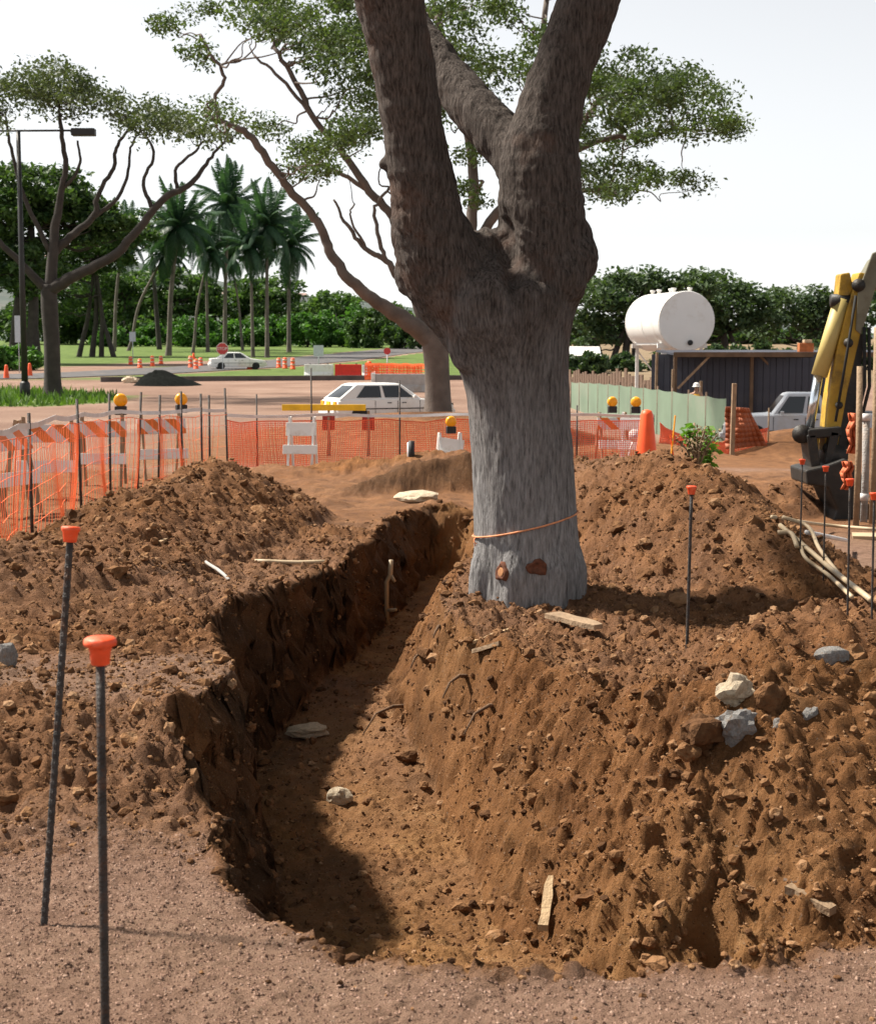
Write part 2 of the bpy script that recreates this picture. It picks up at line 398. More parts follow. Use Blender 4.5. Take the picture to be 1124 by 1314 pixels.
M['redboard'] = plain('red_paint', (.34, .03, .02), .5, .2, 5)
M['stripe'] = stripemat('orange_white_sheeting', (.74, .73, .72), (.82, .20, .02), .22, R(45))
M['cone'] = plain('cone_plastic', (.85, .10, .02), .5, .1, 6)
M['conereflect'] = plain('cone_collar', (.62, .42, .32), .4, .08, 6)
M['wood'] = plain('weathered_wood', (.27, .185, .115), .8, .3, 7, .5, dirt=(.22, .15, .09))
M['palewood'] = plain('pale_split_wood', (.40, .28, .16), .8, .25, 9, .5, dirt=(.33, .22, .12))
M['darkwood'] = plain('dark_fence_wood', (.12, .075, .05), .85, .3, 5, .3)
M['pvc'] = plain('cream_pipe', (.44, .34, .22), .5, .15, 6, dirt=(.38, .27, .17))
M['stone'] = plain('grey_stone', (.30, .29, .28), .85, .3, 9, .8, dirt=(.34, .22, .13))
M['palestone'] = plain('pale_stone', (.62, .51, .37), .85, .2, 8, .8, dirt=(.36, .23, .12))
M['concrete'] = plain('concrete', (.36, .35, .34), .85, .15, 3, .3, dirt=(.30, .24, .19))
M['asphalt'] = plain('asphalt', (.075, .072, .075), .9, .3, 1.2, .3, dirt=(.17, .13, .105))
M['asphaltpile'] = plain('black_asphalt_heap', (.010, .011, .010), 1, .4, 6, .8, spec=.02)
M['greenscreen'] = plain('green_screen_fabric', (.15, .21, .15), .7, .15, .6, .1, dirt=(.22, .24, .19))
M['darkmetal'] = plain('dark_corrugated_metal', (.035, .038, .055), .6, .25, 1.2, dirt=(.055, .05, .05))
M['rustbeam'] = plain('brown_beam', (.12, .075, .045), .8, .3, 3)
M['excyel'] = plain('machine_yellow', (.44, .27, .03), .6, .2, 5, .25, dirt=(.075, .05, .025))
M['excpale'] = plain('machine_pale_yellow', (.48, .38, .14), .5, .12, 3, dirt=(.32, .24, .12))
M['excdark'] = plain('machine_black_grease', (.018, .017, .016), .55, .4, 8, .2, dirt=(.06, .045, .03))
M['chrome'] = plain('cylinder_rod', (.62, .68, .74), .18, .04, 4, metal=.85)
M['orangecloth'] = plain('orange_flag_cloth', (.55, .13, .05), .7, .12, 5)
M['pole'] = plain('dark_bronze_pole', (.018, .018, .018), .5, .2, 4)
M['signred'] = plain('sign_red', (.50, .05, .05), .5, .1); M['signgrey'] = plain('sign_grey', (.50, .53, .58), .5, .1)
M['skin'] = plain('skin', (.36, .21, .14), .6, .1); M['vest'] = plain('yellow_orange_vest', (.85, .45, .05), .7, .1); M['jeans'] = plain('blue_jeans', (.05, .07, .13), .85, .2); M['shirt'] = plain('dark_shirt', (.25, .06, .06), .85, .2)
M['palmtrunk'] = plain('palm_trunk', (.13, .11, .095), .9, .3, 1.5, .5)
M['treebark'] = plain('tree_bark', (.12, .098, .085), .9, .3, 2.5, .6)
M['darkbark'] = plain('dark_tree_bark', (.045, .038, .034), .9, .3, 2.5, .6)
M['leafrear'] = leafmat('leaf_mid_green', (.026, .048, .019), (.086, .128, .046), .28)
M['leafleft'] = leafmat('leaf_olive', (.024, .038, .018), (.09, .12, .05), .22)
M['leafdark'] = leafmat('leaf_dark', (.014, .040, .017), (.075, .13, .034), .28)
M['leafback'] = leafmat('leaf_dark_bluegreen', (.018, .042, .022), (.075, .118, .046), .25)
M['leafbright'] = leafmat('leaf_bright_shrub', (.022, .075, .014), (.09, .20, .04), .3)
M['leafmid'] = leafmat('leaf_mid_slope', (.022, .058, .020), (.095, .165, .045), .3)
M['leafplant'] = leafmat('leaf_plant', (.05, .14, .02), (.18, .34, .05), .4)
M['frond'] = leafmat('palm_frond', (.012, .038, .022), (.045, .10, .05), .2, .5)
M['deadfrond'] = plain('dry_frond', (.13, .10, .06), .9, .3)
M['grassblade'] = leafmat('grass_blade', (.035, .085, .014), (.11, .19, .035), .3)
M['twine'] = plain('orange_twine', (.66, .27, .13), .8, .25, 40)
M['rootbark'] = plain('root_bark', (.13, .075, .042), .9, .3, 20, .5)
M['scar'] = plain('cut_wood_scar', (.13, .045, .022), .85, .4, 40, .5); M['scarlight'] = plain('fresh_cut_wood', (.40, .18, .075), .8, .3, 50, .4)
M['roof'] = plain('house_roof', (.32, .22, .19), .8, .15, .5); M['wallwhite'] = plain('house_wall', (.62, .60, .57), .8, .08, .4)

def soil_material():
    m, N, L, B = newmat('dug_soil')
    at_ = N.new('ShaderNodeAttribute'); at_.attribute_name = 'zone'
    sp = N.new('ShaderNodeSeparateColor'); L.new(at_.outputs['Color'], sp.inputs[0])
    geo = N.new('ShaderNodeNewGeometry'); P = geo.outputs['Position']
    def noise(sc, det=6, ro=.55, dist=0.0):
        n = N.new('ShaderNodeTexNoise'); n.inputs['Scale'].default_value = sc; n.inputs['Detail'].default_value = det; n.inputs['Roughness'].default_value = ro; n.inputs['Distortion'].default_value = dist
        L.new(P, n.inputs['Vector']); return n.outputs['Fac']
    def ramp(f, stops):
        r = N.new('ShaderNodeValToRGB'); e = r.color_ramp.elements
        while len(e) < len(stops): e.new(.5)
        for q, (p, c) in zip(e, stops): q.position = p; q.color = list(c) + [1]
        L.new(f, r.inputs['Fac']); return r.outputs['Color']
    def mix(f, a, b, mode='MIX'):
        x = N.new('ShaderNodeMixRGB'); x.blend_type = mode
        if isinstance(f, float): x.inputs[0].default_value = f
        else: L.new(f, x.inputs[0])
        L.new(a, x.inputs['Color1']); L.new(b, x.inputs['Color2']); return x.outputs['Color']
    def rng_(f, a, b, c=0., d=1.):
        r = N.new('ShaderNodeMapRange'); r.inputs['From Min'].default_value = a; r.inputs['From Max'].default_value = b; r.inputs['To Min'].default_value = c; r.inputs['To Max'].default_value = d
        L.new(f, r.inputs['Value']); return r.outputs[0]
    dug = ramp(noise(3.0, 8, .65), [(.25, (.058, .026, .011)), (.45, (.175, .078, .031)), (.62, (.280, .132, .054)), (.8, (.38, .205, .098))])
    dug = mix(rng_(noise(.55, 3), .42, .62, 0, .75), dug, ramp(noise(5, 6), [(.3, (.130, .054, .020)), (.7, (.315, .138, .049))]))
    dug = mix(rng_(noise(26, 4, .7), .58, .72, 0, .55), dug, ramp(noise(14, 2), [(.3, (.05, .03, .018)), (.7, (.09, .055, .03))]))
    clay = ramp(noise(4.2, 8, .7, .6), [(.25, (.175, .080, .030)), (.55, (.33, .170, .069)), (.8, (.50, .32, .16))])
    flat = ramp(noise(9, 8, .7), [(.25, (.115, .064, .043)), (.5, (.275, .168, .119)), (.7, (.37, .238, .174)), (.85, (.48, .34, .26))])
    flat = mix(rng_(noise(.9, 3), .4, .65, 0, .55), flat, ramp(noise(20, 4), [(.3, (.21, .13, .088)), (.7, (.36, .24, .165))]))
    site = ramp(noise(.16, 6, .6), [(.3, (.17, .102, .075)), (.55, (.245, .158, .118)), (.75, (.32, .225, .175))])
    grass = ramp(noise(.6, 6, .7), [(.3, (.055, .095, .022)), (.6, (.115, .165, .042)), (.8, (.20, .22, .085))])
    g2 = N.new('ShaderNodeSeparateXYZ'); L.new(P, g2.inputs[0])
    col = mix(rng_(g2.outputs['Y'], 24, 46), flat, site)
    col = mix(sp.outputs['Red'], col, dug)
    col = mix(sp.outputs['Blue'], col, clay)
    dp = N.new('ShaderNodeAttribute'); dp.attribute_name = 'shade_tone'
    col = mix(dp.outputs['Fac'], col, ramp(noise(7, 8, .7), [(.3, (.036, .020, .011)), (.6, (.098, .052, .026)), (.8, (.17, .092, .046))]))  # shade of wall and ridge mixed in as dark brown
    col = mix(rng_(noise(48, 3, .8), .61, .72, 0, .5), col, ramp(noise(30, 2), [(.3, (.035, .022, .014)), (.7, (.07, .045, .03))]))
    col = mix(rng_(noise(62, 2, .6), .66, .74, 0, .6), col, ramp(noise(30, 2), [(.3, (.30, .22, .16)), (.7, (.42, .33, .26))]))
    col = mix(sp.outputs['Green'], col, grass)
    L.new(col, B.inputs['Base Color']); B.inputs['Roughness'].default_value = .95; B.inputs['Specular IOR Level'].default_value = .15
    b1 = N.new('ShaderNodeBump'); b1.inputs['Strength'].default_value = 1.0; b1.inputs['Distance'].default_value = .04
    L.new(noise(26, 8, .75), b1.inputs['Height'])
    b2 = N.new('ShaderNodeBump'); b2.inputs['Strength'].default_value = .9; b2.inputs['Distance'].default_value = .016
    L.new(noise(75, 5, .7), b2.inputs['Height']); L.new(b1.outputs[0], b2.inputs['Normal']); L.new(b2.outputs[0], B.inputs['Normal'])
    return m
M['soil'] = soil_material()
def clod_material(name='soil_clod', stops=((0, (.042, .020, .010)), (.4, (.130, .063, .028)), (.75, (.225, .118, .055)), (1, (.31, .195, .115)))):
    m, N, L, B = newmat(name); g = N.new('ShaderNodeNewGeometry'); oi = N.new('ShaderNodeObjectInfo')
    cr = N.new('ShaderNodeValToRGB'); e = cr.color_ramp.elements; e.new(.5); e.new(.9)
    for q, (p, c) in zip(e, stops): q.position = p; q.color = list(c) + [1]
    n = N.new('ShaderNodeTexNoise'); n.inputs['Scale'].default_value = 24; n.inputs['Detail'].default_value = 6; L.new(g.outputs['Position'], n.inputs['Vector'])
    a = N.new('ShaderNodeMath'); a.operation = 'ADD'; L.new(g.outputs['Random Per Island'], a.inputs[0]); L.new(oi.outputs['Random'], a.inputs[1])
    fr = N.new('ShaderNodeMath'); fr.operation = 'FRACT'; L.new(a.outputs[0], fr.inputs[0])
    m2 = N.new('ShaderNodeMath'); m2.operation = 'MULTIPLY_ADD'; m2.inputs[1].default_value = .75; L.new(fr.outputs[0], m2.inputs[0])
    m3 = N.new('ShaderNodeMath'); m3.operation = 'MULTIPLY_ADD'; m3.inputs[1].default_value = .8; m3.inputs[2].default_value = -.28; L.new(n.outputs['Fac'], m3.inputs[0]); L.new(m3.outputs[0], m2.inputs[2])
    L.new(m2.outputs[0], cr.inputs['Fac']); L.new(cr.outputs[0], B.inputs['Base Color']); B.inputs['Roughness'].default_value = .95; B.inputs['Specular IOR Level'].default_value = .15
    b = N.new('ShaderNodeBump'); b.inputs['Strength'].default_value = .8; b.inputs['Distance'].default_value = .015
    n2 = N.new('ShaderNodeTexNoise'); n2.inputs['Scale'].default_value = 60; n2.inputs['Detail'].default_value = 6; L.new(g.outputs['Position'], n2.inputs['Vector'])
    L.new(n2.outputs['Fac'], b.inputs['Height']); L.new(b.outputs[0], B.inputs['Normal'])
    return m
M['clod'] = clod_material()
M['grit'] = clod_material('pinkish_grit', ((0, (.05, .028, .020)), (.3, (.17, .100, .072)), (.7, (.29, .185, .138)), (1, (.37, .26, .20))))
def bark_material():
    m, N, L, B = newmat('trunk_bark'); tc = N.new('ShaderNodeTexCoord')
    def mp(sx, sz):
        q = N.new('ShaderNodeMapping'); q.inputs['Scale'].default_value = (sx, sx, sz); L.new(tc.outputs['Object'], q.inputs['Vector']); return q.outputs[0]
    def noise(v, sc, det=8, ro=.6):
        n = N.new('ShaderNodeTexNoise'); n.inputs['Scale'].default_value = sc; n.inputs['Detail'].default_value = det; n.inputs['Roughness'].default_value = ro; L.new(v, n.inputs['Vector']); return n.outputs['Fac']
    def ramp(f, stops):
        r = N.new('ShaderNodeValToRGB'); e = r.color_ramp.elements
        while len(e) < len(stops): e.new(.5)
        for q, (p, c) in zip(e, stops): q.position = p; q.color = list(c) + [1]
        L.new(f, r.inputs['Fac']); return r.outputs['Color']
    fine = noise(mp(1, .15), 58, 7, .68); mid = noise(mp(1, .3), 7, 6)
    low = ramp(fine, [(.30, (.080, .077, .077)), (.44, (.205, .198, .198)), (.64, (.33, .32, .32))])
    up = ramp(fine, [(.32, (.020, .0165, .015)), (.46, (.068, .056, .050)), (.66, (.135, .112, .100))])  # browner upper bark, also darkened to stand for crown shade
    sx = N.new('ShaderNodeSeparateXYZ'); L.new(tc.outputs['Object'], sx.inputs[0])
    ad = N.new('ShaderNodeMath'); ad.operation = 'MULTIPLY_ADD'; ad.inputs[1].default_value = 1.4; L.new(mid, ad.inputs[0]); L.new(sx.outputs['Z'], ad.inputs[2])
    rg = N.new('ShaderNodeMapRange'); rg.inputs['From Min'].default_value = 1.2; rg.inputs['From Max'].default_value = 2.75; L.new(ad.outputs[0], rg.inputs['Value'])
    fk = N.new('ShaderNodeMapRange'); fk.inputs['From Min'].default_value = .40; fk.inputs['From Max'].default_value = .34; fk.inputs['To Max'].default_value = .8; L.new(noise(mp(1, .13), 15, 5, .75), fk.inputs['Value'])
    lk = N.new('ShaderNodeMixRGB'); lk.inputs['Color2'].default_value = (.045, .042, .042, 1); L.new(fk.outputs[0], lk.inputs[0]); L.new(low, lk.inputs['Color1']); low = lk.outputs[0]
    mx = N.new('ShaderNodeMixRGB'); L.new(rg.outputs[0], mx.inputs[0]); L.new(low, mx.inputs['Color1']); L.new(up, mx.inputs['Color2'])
    # rusty patches on the limbs, pale lichen flecks
    ru = N.new('ShaderNodeMapRange'); ru.inputs['From Min'].default_value = .56; ru.inputs['From Max'].default_value = .7; ru.inputs['To Max'].default_value = .3; L.new(noise(tc.outputs['Object'], 1.6, 5), ru.inputs['Value'])
    ml = N.new('ShaderNodeMath'); ml.operation = 'MULTIPLY'; L.new(ru.outputs[0], ml.inputs[0]); L.new(rg.outputs[0], ml.inputs[1])
    m2 = N.new('ShaderNodeMixRGB'); m2.inputs['Color2'].default_value = (.20, .085, .045, 1); L.new(ml.outputs[0], m2.inputs[0]); L.new(mx.outputs[0], m2.inputs['Color1'])
    L.new(m2.outputs[0], B.inputs['Base Color']); B.inputs['Roughness'].default_value = .92; B.inputs['Specular IOR Level'].default_value = .15
    b1 = N.new('ShaderNodeBump'); b1.inputs['Strength'].default_value = .9; b1.inputs['Distance'].default_value = .03; L.new(fine, b1.inputs['Height'])
    b2 = N.new('ShaderNodeBump'); b2.inputs['Strength'].default_value = .5; b2.inputs['Distance'].default_value = .01; L.new(noise(mp(1, .4), 90, 4), b2.inputs['Height']); L.new(b1.outputs[0], b2.inputs['Normal'])
    L.new(b2.outputs[0], B.inputs['Normal'])
    return m
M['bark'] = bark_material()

# ------------------------------------------------------------------ the ground: one sheet to the horizon
def lines(segs):
    out = []
    for a, b, st in segs:
        n = max(1, int(round((b - a) / st))); out += list(np.linspace(a, b, n, endpoint=False))
    return out
xs = lines([(-5.2, -1.75, .032), (-1.75, 1.7, .0165), (1.7, 5.6, .032)])
step = .05; v = 5.6; rr = []
while v < 1100: rr.append(v); v += step; step *= 1.13
step = .05; v = -5.2; ll = []
while v > -1100: v -= step; step *= 1.13; ll.append(v)
xs = np.array(list(reversed(ll)) + xs + rr)
ys = lines([(-40, -10, 6), (-10, 2, 1.5), (2, 3.6, .06), (3.6, 8.6, .0165), (8.6, 13, .026), (13, 19, .042), (19, 27, .06)])
step = .06; v = 27.
while v < 1000: ys.append(v); v += step; step = min(step * 1.035, 30)
ys = np.array(ys)
GX, GY = np.meshgrid(xs, ys); gx = GX.ravel(); gy = GY.ravel()
gz, soil, wall, flo = height(gx, gy)
nx, ny = len(xs), len(ys)
# walls: broken sideways so that they are not smooth sheets
wl_ = wall > 0
ox = np.zeros_like(gx); oy = np.zeros_like(gx)
lw_ = .2 + .8 * (1 - sstep(-.5, 0, gx[wl_] - .3 * sstep(12, 16, gy[wl_])))
ox[wl_] = .08 * lw_ * fbm(gx[wl_] * 5, gy[wl_] * 6, gz[wl_] * 7, 4); oy[wl_] = .08 * lw_ * fbm(gx[wl_] * 5 + 40, gy[wl_] * 6, gz[wl_] * 7, 4)
V = np.stack([gx + ox, gy + oy, gz], 1)
I = np.arange(nx * ny).reshape(ny, nx)
F = np.stack([I[:-1, :-1].ravel(), I[:-1, 1:].ravel(), I[1:, 1:].ravel(), I[1:, :-1].ravel()], 1)
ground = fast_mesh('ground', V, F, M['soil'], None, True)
tag(ground, 'brown dug earth with a winding trench through a building site', 'ground', kind='structure')
grass_m = np.maximum(sstep(103.5, 104.5, gy + 1.2 * vnoise(gx * .3, gy * .3, 0)) * (gx > -30 + .0 * gy), 0)
ROAD = [(-95, 92), (-50, 100), (-30, 108), (-24.5, 119), (-18, 139), (-13, 165), (-9, 200), (0, 260)]
isl = [(-45, 68), (-16.5, 66), (-14.6, 70), (-15.2, 76), (-18.5, 82), (-24, 86), (-45, 86)]
far = gy > 40
gg = np.zeros_like(gx)
X, Y = gx[far], gy[far]
wob = 1.0 * fbm(X * .25, Y * .25, 1.0, 3)
gi = inside(X + wob, Y + wob, isl).astype(float)
dr = poly_dist(X, Y, ROAD, False)
g1 = sstep(103, 104, Y + wob) * (dr > 5.5) * (X > -150)
g1 = np.where((X > 4), g1 * .25, g1)
g1 = np.where((X < -28) & (dr < 9), 0, g1); g1 = np.where((Y > 120) & (Y < 165) & (X < -28 + (Y - 120) * .2) & (dr < 14), 0, g1)
gg[far] = np.maximum(gi, g1)
blue = np.clip(flo * (.55 + .5 * fbm(gx * 1.3, gy * 1.3, 5.0, 3)), 0, 1) + wall * np.clip(.25 + .5 * fbm(gx * .9, gy * .9, 7.0, 3), 0, .7) * sstep(-.3, .3, gx)
dust = np.clip(.5 + .8 * fbm(gx * .8, gy * .8, 12.0, 4), 0, 1)
red = np.clip(soil * (1 - .35 * dust * (wall < .5)), 0, 1)
red = red * (1 - .75 * sstep(6.75, 7.0, gy) * (1 - sstep(7.7, 8.1, gy)) * (gx < -.8) * (wall < .5))
red = np.maximum(red, .8 * sstep(13, 16, gy) * (1 - sstep(24, 28, gy)))
red = np.maximum(red, .85 * sstep(25, 30, gy + 2 * vnoise(gx * .3, gy * .3, 3)) * (1 - sstep(46, 56, gy)) * sstep(-9, -4, gx))
zone = np.stack([red, gg, np.clip(blue, 0, 1), np.ones_like(gx)], 1).astype(np.float32)
shade_tone = wall * np.clip(.85 + .5 * fbm(gx * 2, gy * 2, gz * 2, 3), 0, 1) * (1 - sstep(-.55, -.1, gx - .35 * sstep(12, 16, gy))) * sstep(4.5, 4.8, gy)  # painted shade: darkens the steep left trench wall
shade_tone = np.maximum(shade_tone, .75 * np.clip(ridge(gx, gy, M_RIDGE) * 6, 0, 1))  # painted shade on the far ridge as well
dattr = ground.data.attributes.new('shade_tone', 'FLOAT', 'POINT'); dattr.data.foreach_set('value', shade_tone.astype(np.float32))
ca = ground.data.attributes.new('zone', 'FLOAT_COLOR', 'POINT'); ca.data.foreach_set('color', zone.ravel())

# road, kerb
def strip(name, path, half, mat, lift, n=80, label=None):
    P = np.array(path, float); seg = np.r_[0, np.cumsum(np.hypot(*np.diff(P, axis=0).T))]
    t = np.linspace(0, seg[-1], n); px_ = np.interp(t, seg, P[:, 0]); py_ = np.interp(t, seg, P[:, 1])
    dx = np.gradient(px_); dy = np.gradient(py_); l = np.hypot(dx, dy); nxn, nyn = -dy / l, dx / l
    vs = []; fs = []; K = 7
    for i in range(n):
        for k in range(K):
            o = (k / (K - 1) * 2 - 1) * half; x, y = px_[i] + nxn[i] * o, py_[i] + nyn[i] * o
            vs.append((x, y, HM(x, y) + lift))
    for i in range(n - 1):
        for k in range(K - 1): a = i * K + k; fs.append((a, a + 1, a + K + 1, a + K))
    o = mesh_obj(name, vs, fs, mat, None, True)
    return tag(o, label, 'road', kind='structure')
strip('road', ROAD, 4.6, M['asphalt'], .05, 90, 'grey asphalt road passing the site')
kb = MB(); kp = [(-21, 98.5), (-14, 100.5), (-6, 102), (-2, 102.6), (3, 103)]
for a, b in zip(kp[:-1], kp[1:]):
    kb.bar((a[0], a[1], HM(*a) + .10), (b[0], b[1], HM(*b) + .10), .4, .42)
tag(kb.build('kerb', plain('dark_kerb', (.10, .085, .08), .9, .3, 1)), 'dark kerb along the edge of the cleared ground', 'kerb', kind='structure')

# hills far behind
hx = np.linspace(-700, 700, 240); hy = np.linspace(420, 1100, 90)
HX, HY = np.meshgrid(hx, hy); X, Y = HX.ravel(), HY.ravel()
pxx = X / Y * FPX + W0 / 2
crest = np.interp(pxx, [-600, 0, 150, 260, 330, 420, 520, 700, 900, 960, 1000, 1124, 1700], [60, 50, 42, 35, 31, 25, 19, 9, 8, 9, 8, 6, 4])
prof = sstep(430, 800, Y)
hz = base_h(X, Y) * .0 + 2.5 + crest * prof + 3.0 * fbm(X * .012, Y * .012, 0., 4) * prof + 1.6 * voro(X * .11, Y * .11, 4)[0] * prof
I = np.arange(len(X)).reshape(len(hy), len(hx))
F = np.stack([I[:-1, :-1].ravel(), I[:-1, 1:].ravel(), I[1:, 1:].ravel(), I[1:, :-1].ravel()], 1)
hillmat = plain('wooded_hillside', (.060, .080, .072), .95, .4, .05, .0, dirt=(.13, .125, .115))  # blue-grey of distant haze is put into the hill colour
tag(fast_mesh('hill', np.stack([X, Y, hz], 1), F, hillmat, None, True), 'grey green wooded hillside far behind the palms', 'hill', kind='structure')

# ------------------------------------------------------------------ foliage
def leaf_cloud(clusters, size, flat=.5, name='crown', mat=None, parent=None, aspect=.55):
    """clusters: (cx,cy,cz, rx,ry,rz, n). Leaf-sized folded faces through each clump's volume."""
    Vs = []; Fs = []; off = 0
    for (cx, cy, cz, rx, ry, rz, n) in clusters:
        n = int(n)
        d = rng.normal(size=(n, 3)); d /= np.linalg.norm(d, axis=1)[:, None]
        r = rng.random(n) ** .42
        p = d * r[:, None] * np.array([rx, ry, rz]) + np.array([cx, cy, cz])
        p += .12 * np.array([rx, ry, rz]) * rng.normal(size=(n, 3))
        nr = rng.normal(size=(n, 3)); nr[:, 2] += 1.4 * flat * 2; nr /= np.linalg.norm(nr, axis=1)[:, None]
        a = rng.normal(size=(n, 3)); a -= nr * (a * nr).sum(1)[:, None]; a /= np.linalg.norm(a, axis=1)[:, None]
        b = np.cross(nr, a); s = size * (.6 + .8 * rng.random(n))[:, None]
        v0 = p - a * s; v2 = p + a * s; v1 = p + b * s * aspect + nr * s * .18; v3 = p - b * s * aspect + nr * s * .18
        Vs.append(np.stack([v0, v1, v2, v3], 1).reshape(-1, 3))
        Fs.append(np.arange(4 * n).reshape(n, 4) + off); off += 4 * n
    V = np.concatenate(Vs); F = np.concatenate(Fs)
    F = np.concatenate([F[:, [0, 1, 2]], F[:, [0, 2, 3]]])
    o = fast_mesh(name, V, F, mat, parent, False)
    return tag(o, kind='stuff')
def smooth_path(pts, n=6):
    """Catmull-Rom through (x,y,z,r)"""
    P = [np.array(p, float) for p in pts]; P = [2 * P[0] - P[1]] + P + [2 * P[-1] - P[-2]]
    out = []
    for i in range(1, len(P) - 2):
        for k in range(n):
            t = k / n; a, b, c, d = P[i - 1:i + 3]
            out.append(.5 * ((2 * b) + (c - a) * t + (2 * a - 5 * b + 4 * c - d) * t * t + (3 * b - 3 * c + d - a) * t ** 3))
    out.append(P[-2]); return out
def px_path(pts, d0, dd=0.0):
    """[(px,py,radius in px, depth offset)] -> smooth world path"""
    return smooth_path([tuple(at(p[0], p[1], d0 + p[3])) + (p[2] * pxm(d0) * .88,) for p in pts])
def limb(mb, path, n=8): mb.tube([p[:3] for p in path], [max(p[3], .004) for p in path], n)
def twig_to(mb, nodes, target, r0, jitter=.25, maxlen=None):
    """a crooked twig from the closest branch node to a clump"""
    t = np.array(target); best = min(nodes, key=lambda q: np.linalg.norm(q[:3] - t) + .4 * max(0, q[2] - t[2]))
    s = best[:3]; L = np.linalg.norm(t - s)
    if maxlen and L > maxlen: return []
    pts = []; k = 6
    for i in range(k + 1):
        f = i / k; p = s + (t - s) * f + np.array([0, 0, -1]) * L * .10 * math.sin(math.pi * f)
        if 0 < i < k: p = p + rng.normal(size=3) * L * jitter * .16
        pts.append(p)
    r0 = min(r0, best[3] * .7)
    sp_ = smooth_path([tuple(p) + (max(.006, r0 * (1 - .8 * i / k)),) for i, p in enumerate(pts)], 3)
    mb.tube([q[:3] for q in sp_], [q[3] for q in sp_], 5)
    return pts

# ------------------------------------------------------------------ the big tree
TD = 10.6
tree = thing('shade_tree', 'massive grey forked tree trunk standing at the edge of the trench', 'tree', (at(676, 775, TD).x, TD, H(.6, TD, False)))
TO = Vector(tree.location)
def tp(px, py, w, dd=0.0): return tuple(at(px, py, TD + dd) - TO) + (w / 2 * pxm(TD),)
trunk_paths = [
    [tp(677, 830, 150), tp(677, 790, 144), tp(676, 770, 138), tp(677, 735, 135), tp(674, 650, 131), tp(668, 560, 130), tp(664, 500, 132), tp(657, 455, 146), tp(648, 410, 174), tp(643, 375, 170), tp(642, 345, 120), tp(642, 325, 60)],
    [tp(648, 440, 130), tp(612, 395, 128), tp(575, 350, 116, -.05), tp(553, 300, 98, -.12), tp(545, 250, 84, -.18), tp(536, 200, 79, -.22), tp(529, 150, 76, -.26), tp(521, 100, 76, -.3), tp(512, 50, 77, -.34), tp(501, 0, 82, -.38), tp(482, -70, 84, -.42), tp(455, -200, 74, -.5), tp(400, -380, 60, -.6), tp(330, -560, 40, -.7)],
    [tp(662, 450, 124), tp(680, 390, 114), tp(692, 330, 116), tp(693, 260, 107), tp(693, 210, 100), tp(700, 160, 88, .03), tp(718, 100, 78, .06), tp(737, 50, 76, .1), tp(755, 0, 78, .12), tp(790, -100, 74, .2), tp(840, -260, 62, .4), tp(900, -480, 44, .6)],
    [tp(690, 250, 80, .1), tp(660, 195, 70, .25), tp(618, 150, 64, .45), tp(580, 105, 60, .7), tp(548, 62, 56, .9), tp(500, 0, 52, 1.2), tp(430, -110, 44, 1.7), tp(360, -300, 32, 2.3)],
]
tb = MB()
for p in trunk_paths:
    limb(tb, smooth_path(p, 8), 28)
def blob(px, py, rx, ry, rz, dd=0.0):
    c = at(px, py, TD + dd) - TO; s = pxm(TD)
    tb.lathe([(max(.002, math.sin(a) * 1.0), -math.cos(a)) for a in [i * math.pi / 10 for i in range(11)]], c, 20, Matrix.Diagonal((rx * s, ry * s, rz * s)))
blob(736, 332, 31, 34, 32, -.05); blob(714, 352, 40, 40, 44, -.10); blob(742, 310, 20, 22, 26, 0)
blob(528, 352, 20, 26, 30, 0); blob(520, 335, 13, 16, 20, -.05); blob(494, 211, 9, 9, 7, -.2); blob(500, 208, 10, 12, 10, -.2)
blob(625, 318, 32, 34, 26, .02); blob(600, 420, 30, 24, 60, -.16); blob(690, 425, 32, 22, 66, -.14)
for a, l in ((200, .05), (250, .03), (300, .04), (345, .05), (150, .12), (60, .12)):      # root flare
    c = Vector((math.cos(R(a)), math.sin(R(a)), 0))
    tb.tube([c * .22 + Vector((0, 0, .42)), c * .30 + Vector((0, 0, .16)), c * (.30 + l * .6) + Vector((0, 0, -.06)), c * (.34 + l) + Vector((0, 0, -.24))], [.10, .11, .09, .05], 10)
tmp = tb.build('tmp_trunk', None)
md = tmp.modifiers.new('r', 'REMESH'); md.mode = 'VOXEL'; md.voxel_size = .0155
md = tmp.modifiers.new('s', 'SMOOTH'); md.factor = .5; md.iterations = 14
dg = bpy.context.evaluated_depsgraph_get(); dg.update()
me = bpy.data.meshes.new_from_object(tmp.evaluated_get(dg)); bpy.data.objects.remove(tmp)
n = len(me.vertices); co = np.zeros(n * 3, np.float32); me.vertices.foreach_get('co', co); co = co.reshape(-1, 3).astype(float)
no = np.zeros(n * 3, np.float32); me.vertices.foreach_get('normal', no); no = no.reshape(-1, 3)
x, y, z = co.T
up = sstep(1.2, 2.4, z)
lobes = fbm(x * 3.2, y * 3.2, z * .9, 3)
fiss = fbm(x * 22 + .6 * fbm(x * 5, y * 5, z * 3), y * 22, z * 4.0, 4); fis2 = 1 - np.abs(fbm(x * 11 + 5, y * 11, z * 2.6 + .5 * fbm(x * 4, y * 4, z * 4, 2), 3))
rings = fbm(x * 2.5, y * 2.5, z * 13, 2)
cro = np.exp(-(((z - 2.35) / .45) ** 2))
folds = np.sin((x * 1.4 + z * 1.0 + .12 * fbm(x * 4, y * 4, z * 4, 3)) * 62) * cro * .5
dsp = .009 * lobes + .007 * fiss + .006 * (fis2 - .6) * (.6 + .9 * up) + .007 * rings * up + .010 * folds
vx = np.interp(z, [1.7, 2.0, 2.45], [-.06, -.10, -.18])
dsp = dsp - .085 * np.exp(-((x - vx) / .055) ** 2) * sstep(1.75, 2.15, z) * (1 - sstep(2.4, 2.6, z)) * (y < .05)
co = co + no * dsp[:, None]
